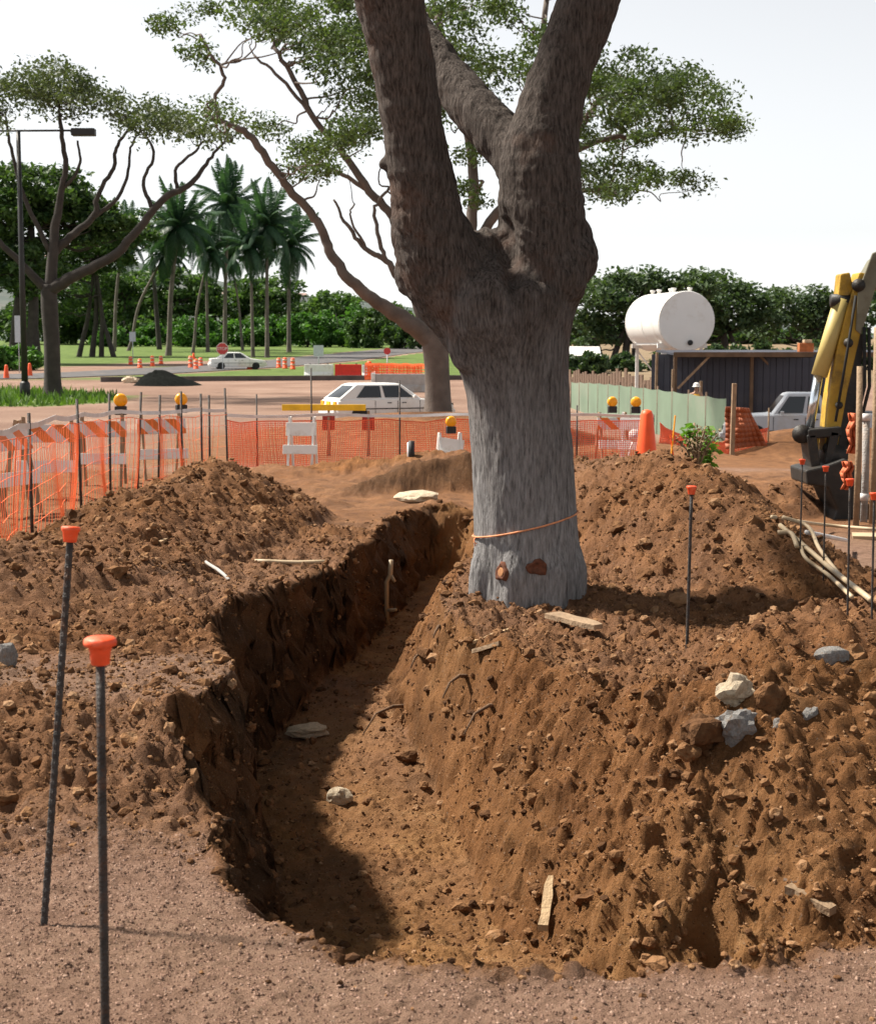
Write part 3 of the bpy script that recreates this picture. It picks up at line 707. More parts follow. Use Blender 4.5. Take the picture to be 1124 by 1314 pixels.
me.vertices.foreach_set('co', co.astype(np.float32).ravel()); me.update(); me.name = 'trunk'
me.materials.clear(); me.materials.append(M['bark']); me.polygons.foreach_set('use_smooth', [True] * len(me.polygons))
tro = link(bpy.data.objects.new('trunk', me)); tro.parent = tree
# branch stubs: cut faces low on the trunk
def front_on_trunk(px, py):
    o = Vector((0, 0, EYE)) - TO; r = ray(px, py).normalized()
    ok, loc, nrm, idx = tro.ray_cast(o, r); return loc, nrm
def scar(px, py, w, h, mat, core=None):
    loc, nrm = front_on_trunk(px, py); q = nrm.to_track_quat('Z', 'Y').to_matrix()
    b = MB(); pr = []
    vs = []; n = 14
    prof = [(1.25, -.02), (1.12, .012), (.9, .020), (.55, .006), (.02, .002)]
    for r, z in prof:
        for k in range(n):
            a = 2 * math.pi * k / n; rr = r * (1 + .16 * math.sin(3 * a + px) + .1 * math.sin(5 * a))
            vs.append(loc + q @ Vector((math.cos(a) * rr * w, math.sin(a) * rr * h, z)))
    fs = [(i * n + k, i * n + (k + 1) % n, (i + 1) * n + (k + 1) % n, (i + 1) * n + k) for i in range(len(prof) - 1) for k in range(n)]
    o = mesh_obj('cut_scar', vs, fs, mat, tree, True)
    if core:
        vs = [loc + q @ Vector((math.cos(2 * math.pi * k / 10) * w * .6, math.sin(2 * math.pi * k / 10) * h * .6, .013)) for k in range(10)] + [loc + q @ Vector((0, 0, .018))]
        mesh_obj('scar_core', vs, [(k, (k + 1) % 10, 10) for k in range(10)], core, o, True)
scar(644, 734, .048, .052, M['scar'], M['scarlight']); scar(689, 728, .062, .045, M['scar'])
# unseen high crown, above the picture, spread wide to block sky light from trunk
cl = []; tw = MB(); nodes = [np.array(q) for p in trunk_paths for q in smooth_path(p, 5) if q[2] > 4.6]
for i in range(260):
    a = rng.random() * 6.283; r = math.sqrt(rng.random())
    c = (3.2 + 6.6 * r * math.cos(a), -1.6 + 7.4 * r * math.sin(a), 9.2 + rng.random() * 1.6 - 2.6 * r * r)
    if c[0] < 3.0: c = (c[0], c[1], max(c[2], 8.2))
    twig_to(tw, nodes, c, .05); cl.append(c + (.9, .9, .4, 190))
tw.build('branches', M['treebark'], tree, True)
leaf_cloud(cl, .10, .5, 'crown', M['leafrear'], tree)

# orange twine round the trunk: follows the bark, low on the left, high on the right
pts = []
zl, zr = at(612, 693, TD - .25).z - TO.z, at(738, 660, TD - .2).z - TO.z
for k in range(49):
    a = 2 * math.pi * k / 48; dr = Vector((math.cos(a), math.sin(a), 0)); f = (math.cos(a) + 1) / 2
    zz = zl + (zr - zl) * f
    ok, loc, nrm, idx = tro.ray_cast(Vector((0, 0, zz)) + dr * 1.2, -dr)
    pts.append((loc + dr * .010 if ok else Vector((dr.x * .37, dr.y * .37, zz))) + TO)
tw = MB().tube(pts, .0062, 6)
for k in range(2):
    tw.tube([pts[26], pts[26] + Vector((-.01, -.02, -.02 - .01 * k)), pts[26] + Vector((.0 + .03 * k, -.03, -.06))], .004, 5)
tag(tw.build('twine', M['twine'], None, True), 'orange twine tied slanting around the big grey trunk', 'twine')

# ------------------------------------------------------------------ tree behind the car
def spread_tree(name, label, d, base, paths, blobs, leafsize, dens, mat, bark, trunk_px, extra=0, group=None, depthspread=3.5):
    b = hit(*base) if d is None else Vector((at(base[0], base[1], d).x, d, HM(at(base[0], base[1], d).x, d)))
    d = b.y; root = thing(name, label, 'tree', b, 0, group); off = np.array([b.x, b.y, b.z, 0])
    tk = MB(); tp_ = [np.array(q) - off for q in px_path(trunk_px, d)]; tp_[0][2] = -.35; limb(tk, tp_, 14); tk.build('trunk', bark, root, True)
    nodes = []
    for p in paths:
        w = px_path(p, d); q = [np.array(a) - off for a in w]
        for a in q: a[:3] += rng.normal(size=3) * .02
        m = MB(); limb(m, q, 9); m.build('branch', bark, root, True); nodes += q
    cl = []; tw = MB()
    for (cx, cy, rx, ry, k) in blobs:
        for i in range(k):
            u, v = rng.normal() * .5, rng.normal() * .45
            dd = rng.normal() * depthspread
            c = at(cx + u * rx, cy + v * ry, d + dd) - b
            s = pxm(d)
            pt = twig_to(tw, nodes, tuple(c), 1 * (.03 + .01 * rng.random()), .3, 3.2)
            sr = (14 + 14 * rng.random()) * s
            if not pt and cy < 10: c.z += .3
            cl.append((c.x, c.y, c.z, sr * 1.3, sr * 1.3, sr * .75, dens * (.6 + .8 * rng.random())))
    tw.build('twigs', bark, root, True)
    leaf_cloud(cl, leafsize, .35, 'crown', mat, root)
    return root
spread_tree('monkeypod_tree', 'bare limbed spreading tree behind the parked hatchback', 47., (562, 540),
    [[(556, 440, 15, 0), (525, 415, 13, -.3), (490, 392, 10, -.6), (450, 360, 8, -1), (424, 322, 7, -1), (408, 285, 6.2, -1), (375, 248, 6, -1.2), (345, 208, 5.5, -1.4), (318, 172, 5, -1.5), (285, 155, 3.5, -1.5), (262, 148, 2, -1.5)],
     [(283, 156, 3, -1.5), (276, 125, 2.8, -1.5), (288, 100, 2.6, -1.6), (270, 68, 2.2, -1.6), (258, 45, 1.6, -1.6)],
     [(550, 425, 11, .2), (528, 365, 8, .4), (508, 288, 6.5, .6), (475, 245, 6, .7), (435, 190, 5, .8), (402, 150, 4.5, .8), (382, 108, 4, .8), (352, 60, 3, .8)],
     [(402, 150, 3, .8), (360, 100, 2.5, .7), (325, 70, 1.6, .7)],
     [(520, 372, 6, .2), (495, 335, 4.5, 0), (468, 318, 3.5, 0), (445, 288, 2.6, 0), (428, 255, 1.6, 0)],
     [(495, 335, 3.5, 0), (485, 300, 3, 0), (482, 265, 2.5, .1), (500, 240, 2, .2)],
     [(470, 318, 2.2, 0), (450, 280, 1.6, -.2), (455, 262, 1.2, -.2)],
     [(562, 430, 11, .5), (590, 345, 9, .9), (608, 260, 8, 1.2), (602, 180, 7, 1.4), (580, 90, 5, 1.6), (560, 20, 4, 1.8)],
     [(590, 345, 8, .9), (650, 260, 7, 1.2), (720, 205, 5.5, 1.5), (770, 180, 4.5, 1.8), (820, 175, 3.2, 2), (880, 165, 2, 2)],
     [(720, 205, 5, 1.5), (760, 140, 4, 1.6), (800, 100, 2.5, 1.8)],
     [(650, 260, 5, 1.2), (740, 245, 3.5, 1.2), (800, 240, 2, 1.2)],
     [(475, 245, 4, .7), (440, 225, 3, .7), (400, 205, 2, .7)],
     [(650, 260, 6, 1.2), (690, 120, 5, 1.3), (700, 0, 4, 1.4)]],
    [(290, 22, 75, 26, 7), (365, 28, 80, 36, 16), (430, 55, 60, 60, 18), (490, 20, 80, 50, 16), (455, 110, 40, 40, 8), (600, 25, 90, 60, 20), (640, 85, 70, 50, 12), (560, 130, 40, 60, 8),
     (790, 95, 70, 60, 20), (840, 125, 66, 46, 18), (895, 148, 50, 30, 9), (932, 165, 22, 12, 3), (790, 170, 60, 50, 13), (775, 235, 60, 40, 11), (835, 232, 50, 22, 6), (420, 185, 60, 34, 8), (400, 215, 50, 18, 5), (450, 150, 50, 30, 6),
     (590, 225, 30, 60, 5), (700, 30, 90, 60, 14), (540, -60, 330, 50, 26), (265, 68, 30, 16, 2), (280, 148, 34, 12, 3), (330, 160, 20, 8, 1)],
    .066, 200, M['leafrear'], M['treebark'],
    [(562, 548, 24, 0), (562, 520, 20, 0), (561, 480, 18, 0), (558, 440, 19, 0), (552, 420, 15, 0)])

# ------------------------------------------------------------------ tree by the street lamp
spread_tree('monkeypod_tree', 'flat topped spreading tree on the grass verge beside the lamp post', 77., (68, 505),
    [[(64, 372, 10, 0), (100, 352, 8, -.3), (150, 325, 6.5, -.6), (190, 278, 5.5, -.8), (215, 252, 5, -.9), (245, 236, 4, -1), (268, 205, 2.6, -1), (290, 180, 1.6, -1)],
     [(196, 270, 3.5, -.8), (184, 232, 2.6, -.8), (198, 200, 2.2, -.8), (184, 168, 1.6, -.8)],
     [(228, 242, 3, -.9), (227, 215, 2.4, -.9), (250, 195, 2, -.9), (262, 180, 1.4, -.9)],
     [(68, 325, 7, .3), (95, 300, 5.5, .4), (122, 276, 4.5, .5), (126, 250, 3.6, .5), (146, 215, 3, .5), (150, 190, 2.6, .5), (168, 162, 1.8, .5)],
     [(118, 280, 3.4, .5), (150, 255, 2.8, .6), (164, 225, 2.3, .6), (168, 190, 1.8, .6), (180, 168, 1.4, .6)],
     [(65, 372, 9, 0), (70, 305, 7, .2), (78, 250, 5, .3), (85, 212, 4, .3), (78, 160, 3, .3), (75, 130, 2, .3)],
     [(60, 372, 7, 0), (25, 335, 5, -.4), (0, 310, 4, -.6), (-40, 250, 3, -.8), (-60, 170, 2, -1)],
     [(80, 245, 3, .3), (102, 215, 2.2, .2), (100, 180, 1.6, .2)],
     [(66, 325, 4, .1), (30, 250, 3, .1), (15, 190, 2.4, .1), (8, 150, 1.6, .1)]],
    [(50, 108, 70, 26, 14), (10, 128, 60, 36, 14), (105, 122, 60, 28, 13), (150, 142, 52, 24, 10), (195, 150, 50, 24, 10), (238, 156, 40, 20, 8), (272, 166, 40, 16, 6), (90, 94, 40, 14, 5), (-40, 130, 60, 40, 14), (225, 170, 60, 14, 4)],
    .105, 115, M['leafleft'], M['darkbark'],
    [(69, 512, 17, 0), (68, 490, 12.5, 0), (67, 440, 11.5, 0), (64, 395, 12, 0), (63, 365, 11, 0)], depthspread=3.2)

# ------------------------------------------------------------------ generic trees and shrubs of the background
def round_tree(name, label, base, crowns, mat, bark, leaf, n, trunks=((0, 3),), group=None, d=None):
    """base: photo position of the foot; crowns [(px,py,rx,ry,clumps)] at the tree's own distance"""
    b = hit(*base) if d is None else Vector((at(base[0], base[1], d).x, d, HM(at(base[0], base[1], d).x, d)))
    d = b.y; s = pxm(d); root = thing(name, label, 'tree', b, 0, group)
    cx = sum(c[0] * c[2] for c in crowns) / sum(c[2] for c in crowns); cy = sum(c[1] * c[2] for c in crowns) / sum(c[2] for c in crowns)
    top = at(cx, cy, d) - b; nodes = []
    for (o, w) in trunks:
        f = Vector((o * s, rng.normal() * .3 * (o != 0), -.3)); m1 = f.lerp(top, .45) + Vector((rng.normal() * .3, rng.normal() * .3, 0))
        pth = smooth_path([tuple(f) + (w * s * 1.2,), tuple(f.lerp(m1, .5)) + (w * s,), tuple(m1) + (w * s * .9,), tuple(top) + (w * s * .5,)], 5)
        m = MB(); limb(m, pth, 9); m.build('trunk', bark, root, True); nodes += [np.array(q) for q in pth[len(pth) // 2:]]
    cl = []; tw = MB()
    for (px_, py_, rx, ry, k) in crowns:
        for i in range(k):
            a, r = rng.random() * 6.283, math.sqrt(rng.random())
            zf = rng.random() * 2 - 1
            c = at(px_ + r * math.cos(a) * rx * .92, py_ - zf * ry * .8 * math.sqrt(max(.05, 1 - r * r)), d + r * math.sin(a) * rx * s * .8) - b
            sr = max(.5, (rx * .17 + 4) * s * (.7 + .6 * rng.random()))
            if rng.random() < .6: twig_to(tw, nodes, tuple(c), w * s * .35)
            cl.append((c.x, c.y, c.z, sr * 1.35, sr * 1.35, sr * .6, n))
    if tw.v: tw.build('branches', bark, root, True)
    leaf_cloud(cl, leaf, .5, 'crown', mat, root)
    return root
BG = 'trees beyond the site fence'
round_tree('monkeypod_tree', 'dark umbrella shaped tree behind the water tank', (800, 476), [(805, 380, 70, 42, 46), (770, 420, 40, 45, 20), (860, 365, 60, 28, 34)], M['leafback'], M['darkbark'], .27, 70, ((0, 5), (-18, 4), (14, 3.5)), BG, 140)
round_tree('monkeypod_tree', 'wide dark tree rising over the long shed', (930, 474), [(920, 385, 70, 38, 46), (950, 400, 60, 32, 28), (890, 420, 40, 24, 14)], M['leafback'], M['darkbark'], .27, 70, ((0, 5), (18, 3.5)), BG, 150)
round_tree('monkeypod_tree', 'dark tree with ragged top behind the excavator arm', (1035, 474), [(1030, 392, 58, 34, 36), (1010, 420, 50, 22, 14), (1075, 400, 40, 36, 18), (1120, 395, 50, 40, 22)], M['leafback'], M['darkbark'], .27, 70, ((0, 4.5), (30, 4)), BG, 160)
round_tree('monkeypod_tree', 'tall dark tree showing past the right side of the big trunk', (765, 474), [(752, 372, 42, 36, 24), (750, 420, 36, 40, 18)], M['leafback'], M['darkbark'], .27, 70, ((0, 4), (8, 3)), BG, 165)
round_tree('monkeypod_tree', 'huge dense dark tree behind the lamp post', (40, 452), [(40, 250, 75, 55, 64), (-30, 270, 80, 70, 50), (100, 280, 55, 40, 40), (20, 340, 70, 50, 44), (140, 290, 40, 28, 18)], M['leafdark'], M['darkbark'], .32, 90, ((0, 7), (-24, 6), (8, 5)), None, 150)
round_tree('broadleaf_tree', 'slender trunked dark tree left of the leaning palm', (118, 446), [(120, 325, 55, 34, 34), (90, 370, 50, 40, 22), (165, 300, 40, 26, 20)], M['leafdark'], M['darkbark'], .32, 90, ((0, 3.4), (-18, 3), (12, 3), (30, 3)), None, 185)
round_tree('broadleaf_tree', 'rounded green tree between the palms', (205, 440), [(205, 290, 45, 28, 22), (180, 310, 40, 24, 16)], M['leafdark'], M['darkbark'], .35, 80, ((0, 3),), None, 235)
for px_, d_, top_, w_, l in ((60, 290, 330, 46, 'tall green tree on the slope behind the lamp post'), (225, 285, 338, 44, 'tall green tree on the slope behind the thick palm'), (345, 290, 345, 44, 'tall green tree on the slope behind the last palms'), (430, 285, 372, 42, 'broad green tree on the slope over the lawn end'), (160, 290, 335, 44, 'tall green tree on the slope between trunks and palms'), (120, 300, 345, 34, 'dark green tree on the slope behind the slender trunks'), (255, 290, 352, 36, 'dark green tree on the slope behind the slanting palms'), (310, 300, 362, 32, 'dark green tree on the slope behind the tallest palm'),
        (400, 300, 382, 34, 'mid green tree on the slope right of the palms'), (460, 290, 392, 34, 'mid green tree on the slope below the long bare limb'), (190, 305, 372, 30, 'small tree on the slope behind the leaning palm')):
    round_tree('broadleaf_tree', l, (px_, 442), [(px_, top_ + 24, w_, 26, 24), (px_ + 8, top_ + 48, w_, 30, 20), (px_ - 8, top_ + 74, w_, 26, 14)], M['leafmid'], M['darkbark'], .5, 60, ((0, 3),), 'trees on the lower slope', d_)
def shrub(label, base, w, h, mat, leaf, k, n, group=None, d=None, flat=.35):
    b = hit(*base) if d is None else Vector((at(base[0], base[1], d).x, d, HM(at(base[0], base[1], d).x, d)))
    s = pxm(b.y); root = thing('shrub', label, 'shrub', b, 0, group); cl = []
    st = MB()
    for i in range(5):
        a = rng.random() * 6.28; st.tube([(0, 0, -.2), (math.cos(a) * w * s * .2, math.sin(a) * w * s * .2, h * s * .4), (math.cos(a) * w * s * .45, math.sin(a) * w * s * .45, h * s * .75)], [.07, .05, .02], 5)
    st.build('stem', M['darkbark'], root, True)
    for i in range(k):
        a, r, zf = rng.random() * 6.283, math.sqrt(rng.random()), rng.random()
        cl.append((r * math.cos(a) * w * s, r * math.sin(a) * w * s * .8, h * s * (.08 + .85 * zf * math.sqrt(max(0.05, 1 - .8 * r * r))), w * s * .26, w * s * .26, h * s * .17, n))
    leaf_cloud(cl, leaf, flat, 'foliage', mat, root); return root
for i, (px_, d, w, h, l) in enumerate([(150, 262, 30, 28, 'bright green shrub behind the leaning palm'), (205, 268, 34, 34, 'bright green shrub behind the thick palm trunk'), (255, 260, 36, 42, 'bright green shrub behind the slanting pair of palms'),
        (310, 265, 34, 38, 'bright green shrub behind the parked white car'), (350, 270, 30, 40, 'light green shrub behind the last palms'), (395, 258, 34, 48, 'large bright shrub right of the palm row'),
        (440, 262, 36, 56, 'large rounded shrub above the lawn edge'), (480, 250, 34, 50, 'dark green shrub at the end of the lawn'), (520, 240, 30, 42, 'dark green shrub beside the bare limbed tree')]):
    shrub(l, (px_, 447), w, h, M['leafdark' if i in (7, 8) else 'leafbright'], .42, 30, 70, 'shrubs along the far lawn', d)
for i, (px_, w, h, d, l) in enumerate([(12, 40, 34, 128, 'low clipped hedge beyond the road behind the lamp post'), (-35, 40, 34, 128, 'low clipped hedge beside the road at the edge of the site')]):
    shrub(l, (px_, 470), w, h, M['leafbright'], .22, 34, 90, None, d)
for i, (px_, d, w, h, l) in enumerate([(752, 120, 26, 30, 'dark shrub below the tall tree beside the big trunk'), (800, 125, 26, 24, 'dark shrub under the umbrella shaped tree'), (860, 126, 30, 34, 'dark shrub behind the shed roof at the tank'), (925, 128, 34, 36, 'dark shrub behind the middle of the shed roof'), (985, 130, 34, 34, 'dark shrub behind the shed roof by the crate'), (1060, 130, 38, 40, 'dark shrub behind the excavator arm'), (1110, 130, 34, 40, 'dark shrub behind the excavator boom')]):
    shrub(l, (px_, 470), w, h, M['leafback'], .25, 26, 60, None, d)
for i, (px_, d, w, h) in enumerate([(60, 300, 60, 70), (130, 310, 60, 66), (420, 330, 50, 55), (350, 335, 55, 58), (250, 330, 60, 62), (500, 320, 50, 48), (690, 320, 50, 30), (760, 300, 60, 34), (860, 300, 60, 26), (960, 300, 60, 26), (1060, 300, 60, 30)]):
    shrub('blurred dark thicket at the foot of the far hillside', (px_, 445), w, h, M['leafdark'], .7, 34, 60, 'thickets below the hillside', d)

# ------------------------------------------------------------------ coconut palms
def frond_mesh(L=4.8, droop=1.0, seed=0):
    r = np.random.default_rng(seed); b = MB(); K = 14
    sp = []
    for i in range(K + 1):
        f = i / K; sp.append(Vector((L * (f - .18 * f * f * droop), 0, L * (.30 * f - .62 * droop * f * f))))
    b.tube(sp, [.05 * (1 - .85 * i / K) + .006 for i in range(K + 1)], 4)
    for i in range(1, 2 * K + 1):
        f = i / (2 * K); k = min(int(f * K), K - 1); p = sp[k].lerp(sp[k + 1], f * K - k)
        t = (sp[k + 1] - sp[k]).normalized(); ll = 1.05 * math.sin(math.pi * min(.97, .12 + .85 * f)) ** .7
        for sgn in (-1, 1):
            dr = (t * .55 + Vector((0, sgn, 0)) * .8 + Vector((0, 0, -.45 - .25 * r.random()))).normalized()
            e = p + dr * ll; w = t * .09
            m = p + dr * ll * .5 + Vector((0, 0, .06))
            n = len(b.v); b.v += [p - w * .6, p + w * .6, m + w, e, m - w]; b.f.append((n, n + 1, n + 2, n + 3, n + 4))
    o = b.build('frond', M['frond']); me = o.data; bpy.data.objects.remove(o); return me
FR = [frond_mesh(4.8, .6, 1), frond_mesh(4.6, 1.1, 2), frond_mesh(4.3, 1.6, 3), frond_mesh(4.5, .25, 4)]
def palm(label, base, head, d, size=1.0, wpx=4.5, nf=34):
    b = Vector((at(base[0], base[1], d).x, d, HM(at(base[0], base[1], d).x, d))); h = at(head[0], head[1], d) - b; s = pxm(d)
    root = thing('palm_tree', label, 'palm', b, 0, 'coconut palms along the lawn')
    mid = h * .5 + Vector((-h.x * .16, 0, 0))
    pth = smooth_path([(0, 0, -.3, wpx * s * .75), (h.x * .12, 0, h.z * .12, wpx * s * .55), tuple(mid) + (wpx * s * .45,), tuple(h) + (wpx * s * .38,)], 6)
    m = MB(); limb(m, pth, 8); m.build('trunk', M['palmtrunk'], root, True)
    for i in range(nf):
        f = i / nf; k = 3 if f < .25 else 0 if f < .5 else 1 if f < .78 else 2
        o = link(bpy.data.objects.new('frond', FR[k])); o.parent = root; o.location = h + Vector((0, 0, -.2 * f))
        el = (1.15 - 2.1 * f) + rng.normal() * .12
        o.rotation_euler = (rng.normal() * .15, -el, i * 2.399 + rng.random() * .4); sc = size * (.85 + .3 * rng.random()); o.scale = (sc, sc, sc)
    return root
palm('thick trunked palm standing straight nearest the orange drums', (216, 450), (229, 290), 190, 1.25, 6.5)
palm('palm leaning right beside the slanting palm pair', (247, 449), (270, 322), 205, .95, 3.6)
palm('straight thin palm in the middle of the row', (267, 450), (264, 305), 215, 1.0, 4)
palm('tallest palm, its crown topping the row', (288, 442), (294, 262), 205, 1.25, 5)
palm('palm standing just behind the parked white car', (325, 459), (321, 315), 180, .95, 4.2)
palm('straight palm with dark trunk beside the parked white car', (343, 459), (343, 288), 180, 1.1, 5)
palm('last palm, beside the end of the row', (371, 447), (371, 315), 215, 1.25, 5)
palm('strongly leaning palm with slanted trunk', (164, 437), (212, 326), 225, 1.0, 4)
palm('palm half hidden by the dark dense tree', (146, 439), (158, 305), 220, 1.15, 4.5)
palm('short palm leaning left behind the palm row', (312, 441), (296, 330), 230, .9, 3)

# ------------------------------------------------------------------ clods and stones on the dug soil
def ico(sub=0):
    t = (1 + 5 ** .5) / 2
    v = [(-1, t, 0), (1, t, 0), (-1, -t, 0), (1, -t, 0), (0, -1, t), (0, 1, t), (0, -1, -t), (0, 1, -t), (t, 0, -1), (t, 0, 1), (-t, 0, -1), (-t, 0, 1)]
    f = [(0, 11, 5), (0, 5, 1), (0, 1, 7), (0, 7, 10), (0, 10, 11), (1, 5, 9), (5, 11, 4), (11, 10, 2), (10, 7, 6), (7, 1, 8), (3, 9, 4), (3, 4, 2), (3, 2, 6), (3, 6, 8), (3, 8, 9), (4, 9, 5), (2, 4, 11), (6, 2, 10), (8, 6, 7), (9, 8, 1)]
    v = [np.array(p) / np.linalg.norm(p) for p in v]
    for _ in range(sub):
        cache = {}; nf = []
        def midp(a, b):
            k = (min(a, b), max(a, b))
            if k not in cache: p = v[a] + v[b]; v.append(p / np.linalg.norm(p)); cache[k] = len(v) - 1
            return cache[k]
        for a, b, c in f:
            x, y, z = midp(a, b), midp(b, c), midp(c, a); nf += [(a, x, z), (b, y, x), (c, z, y), (x, y, z)]
        f = nf
    return np.array(v), np.array(f)
IV, IF = ico(0); JV, JF = ico(1); KV, KF = ico(2)
def rock_mesh(name, mat, seed, rough=.35, V=KV, F=KF, sc=(1, 1, .7)):
    v = V * (1 + rough * fbm(V[:, 0] * 1.3 + seed, V[:, 1] * 1.3, V[:, 2] * 1.3, 4)[:, None]); v = v * np.array(sc)
    o = fast_mesh(name, v, F, mat); me = o.data; bpy.data.objects.remove(o); return me
# small clods: past counting, one object
cnt = 20000
pxr = rng.random(cnt * 3) * 1500 - 190; pyr = 600 + rng.random(cnt * 3) ** .85 * 760
# sample ground positions by area of ground, denser close by
cy = 3.3 + (rng.random(cnt * 4) ** 1.7) * 15.5; cx = (rng.random(cnt * 4) * 2 - 1) * (.34 * cy + .6)
zz, so, wa, fo = height(cx, cy)
keep = rng.random(len(cx)) < np.clip(.03 + .75 * so * so * (1 - .65 * fo), 0, 1)
cx, cy, zz, so = [a[keep][:cnt] for a in (cx, cy, zz, so)]
n = len(cx); s = .005 + .011 * rng.random(n) ** 2.2 + .03 * (rng.random(n) ** 16); s *= (.38 + .62 * so) * (.75 + .035 * cy)
T = np.repeat(IV[None], n, 0) * (1 + .45 * (rng.random((n, 12, 1)) - .5)) * (s[:, None, None] * (.7 + .6 * rng.random((n, 1, 3))))
ang = rng.random(n) * 6.283; ca_, sa_ = np.cos(ang), np.sin(ang)
T = np.stack([T[..., 0] * ca_[:, None] - T[..., 1] * sa_[:, None], T[..., 0] * sa_[:, None] + T[..., 1] * ca_[:, None], T[..., 2] * .8], -1)
T += np.stack([cx, cy, zz + s * .25], 1)[:, None, :]
Fc = (IF[None] + (np.arange(n) * 12)[:, None, None]).reshape(-1, 3)
tag(fast_mesh('soil_crumbs', T.reshape(-1, 3), Fc, M['clod'], None, False), 'loose brown soil crumbs strewn over the dug earth', 'soil', kind='stuff')
# finest grains and mid-size lumps: more of the same loose soil
OV = np.array([(1, 0, 0), (-1, 0, 0), (0, 1, 0), (0, -1, 0), (0, 0, 1), (0, 0, -1)], float); OF = np.array([(0, 2, 4), (2, 1, 4), (1, 3, 4), (3, 0, 4), (2, 0, 5), (1, 2, 5), (3, 1, 5), (0, 3, 5)])
def strew(name, label, cnt, smin, smax, power, V0, F0, ymin, ymax, yp, flat_share, sink, rough, only=None, mat='clod'):
    cy = ymin + (rng.random(cnt * 3) ** yp) * (ymax - ymin); cx = (rng.random(cnt * 3) * 2 - 1) * (.31 * cy + .4)
    zz, so, wa, fo = height(cx, cy)
    keep = rng.random(len(cx)) < np.clip(flat_share + (1 - flat_share) * so * (1 - .6 * fo), 0, 1)
    if only: keep &= (so < .45) if only == 'flat' else (so >= .45)
    keep &= np.hypot(cx - TO.x, cy - TO.y) > .37
    cx, cy, zz, so = [a[keep][:cnt] for a in (cx, cy, zz, so)]; n = len(cx); k = len(V0)
    s = (smin + (smax - smin) * rng.random(n) ** power) * (.75 + .04 * cy)
    T = np.repeat(V0[None], n, 0) * (1 + rough * (rng.random((n, k, 1)) - .5)) * (s[:, None, None] * (.65 + .7 * rng.random((n, 1, 3))))
    a = rng.random(n) * 6.283; c_, s_ = np.cos(a), np.sin(a)
    T = np.stack([T[..., 0] * c_[:, None] - T[..., 1] * s_[:, None], T[..., 0] * s_[:, None] + T[..., 1] * c_[:, None], T[..., 2] * .8], -1) + np.stack([cx, cy, zz + s * sink], 1)[:, None, :]
    F = (F0[None] + (np.arange(n) * k)[:, None, None]).reshape(-1, 3)
    tag(fast_mesh(name, T.reshape(-1, 3), F, M[mat], None, False), label, 'soil', kind='stuff')
strew('soil_grains', 'fine brown grains covering the dug earth', 50000, .0028, .0095, 1.8, OV, OF, 4.2, 15, 1.5, .3, .2, .5, 'dug')
strew('grit', 'fine pinkish grit on the flat ground before the trench', 26000, .0022, .0075, 2.2, OV, OF, 3.7, 6.2, 1.0, 1.0, .05, .5, 'flat', 'grit')
strew('soil_lumps', 'thumb sized soil lumps mixed through the banks and heaps', 2000, .010, .030, 2.2, JV, JF, 4.0, 16.5, 1.15, .02, -.05, .55)
# larger clods, each its own object
CM = [rock_mesh('dirt_clod', M['clod'], i * 7.7, .5, JV, JF, (1, .85, .7)) for i in range(6)]
cy = 4.5 + rng.random(2600) ** 1.3 * 10; cx = (rng.random(2600) * 2 - 1) * (.30 * cy)
zz, so, wa, fo = height(cx, cy)
ok = (so > .6) & (rng.random(2600) < np.where(fo > .5, .10, .8)) & (np.hypot(cx - TO.x, cy - TO.y) > .45)
k = 0
for x_, y_, z_ in zip(cx[ok], cy[ok], zz[ok]):
    if k >= 120: break
    o = link(bpy.data.objects.new('dirt_clod', CM[k % 6])); s_ = (.028 + .045 * rng.random() ** 2) * (.7 + .045 * y_)
    o.location = (x_, y_, z_ + s_ * .05); o.rotation_euler = (rng.random() * .8, rng.random() * .8, rng.random() * 6.28); o.scale = (s_ * (.8 + .5 * rng.random()), s_, s_ * (.75 + .4 * rng.random()))
    tag(o, 'brown lump of soil lying loose on the dug earth', 'clod', 'loose lumps of soil'); k += 1
def stone(px, py, w, h, mat, label, seed, rough=.4, tilt=0.0, name='rock', deep=None):
    p = hit(px, py + h * .45); s = pxm(p.y); me = rock_mesh(name, mat, seed, rough)
    o = link(bpy.data.objects.new(name, me)); o.location = p + Vector((0, 0, h * s * .32)); o.scale = (w * s * .52, (deep or w * .7) * s * .5, h * s * .72); o.rotation_euler = (0, tilt, seed)
    o.rotation_euler = (0.1, tilt, (seed % 1) * .5); return tag(o, label, 'rock')
stone(945, 880, 46, 42, M['palestone'], 'pale knobbly rock on top of the right bank', 3.1)
stone(985, 892, 44, 46, M['clod'], 'large brown earth block beside the pale knobbly rock', 5.7, .3)
stone(1067, 838, 44, 28, M['stone'], 'smooth blue grey stone on the upper right bank', 8.2, .18)
stone(945, 925, 50, 48, M['stone'], 'grey conglomerate rock below the pale knobbly rock', 11.4, .45)
stone(903, 935, 62, 46, M['clod'], 'brown earth block hanging on the bank with a dark hollow below', 14.9, .35)
stone(1035, 912, 34, 18, M['stone'], 'small angular bluish stone on the right bank', 17.3, .4, -.4)
stone(884, 962, 28, 26, M['clod'], 'rounded ochre lump under the hanging earth block', 21.8)
stone(1000, 930, 22, 26, M['stone'], 'little grey stone standing near the bank edge', 23.6)
stone(8, 838, 30, 36, M['stone'], 'bluish grey stone at the foot of the spoil heap', 27.2, .3)
stone(535, 636, 52, 15, M['palestone'], 'pale flat slab of rock beyond the far end of the trench', 31.5, .3, .0, 'rock', 40)
stone(436, 1020, 32, 26, M['palestone'], 'pale rounded stone bedded in the trench floor', 35.1, .2)
stone(395, 935, 54, 18, M['palestone'], 'pale flat stone at the left side of the trench floor', 38.4, .3)
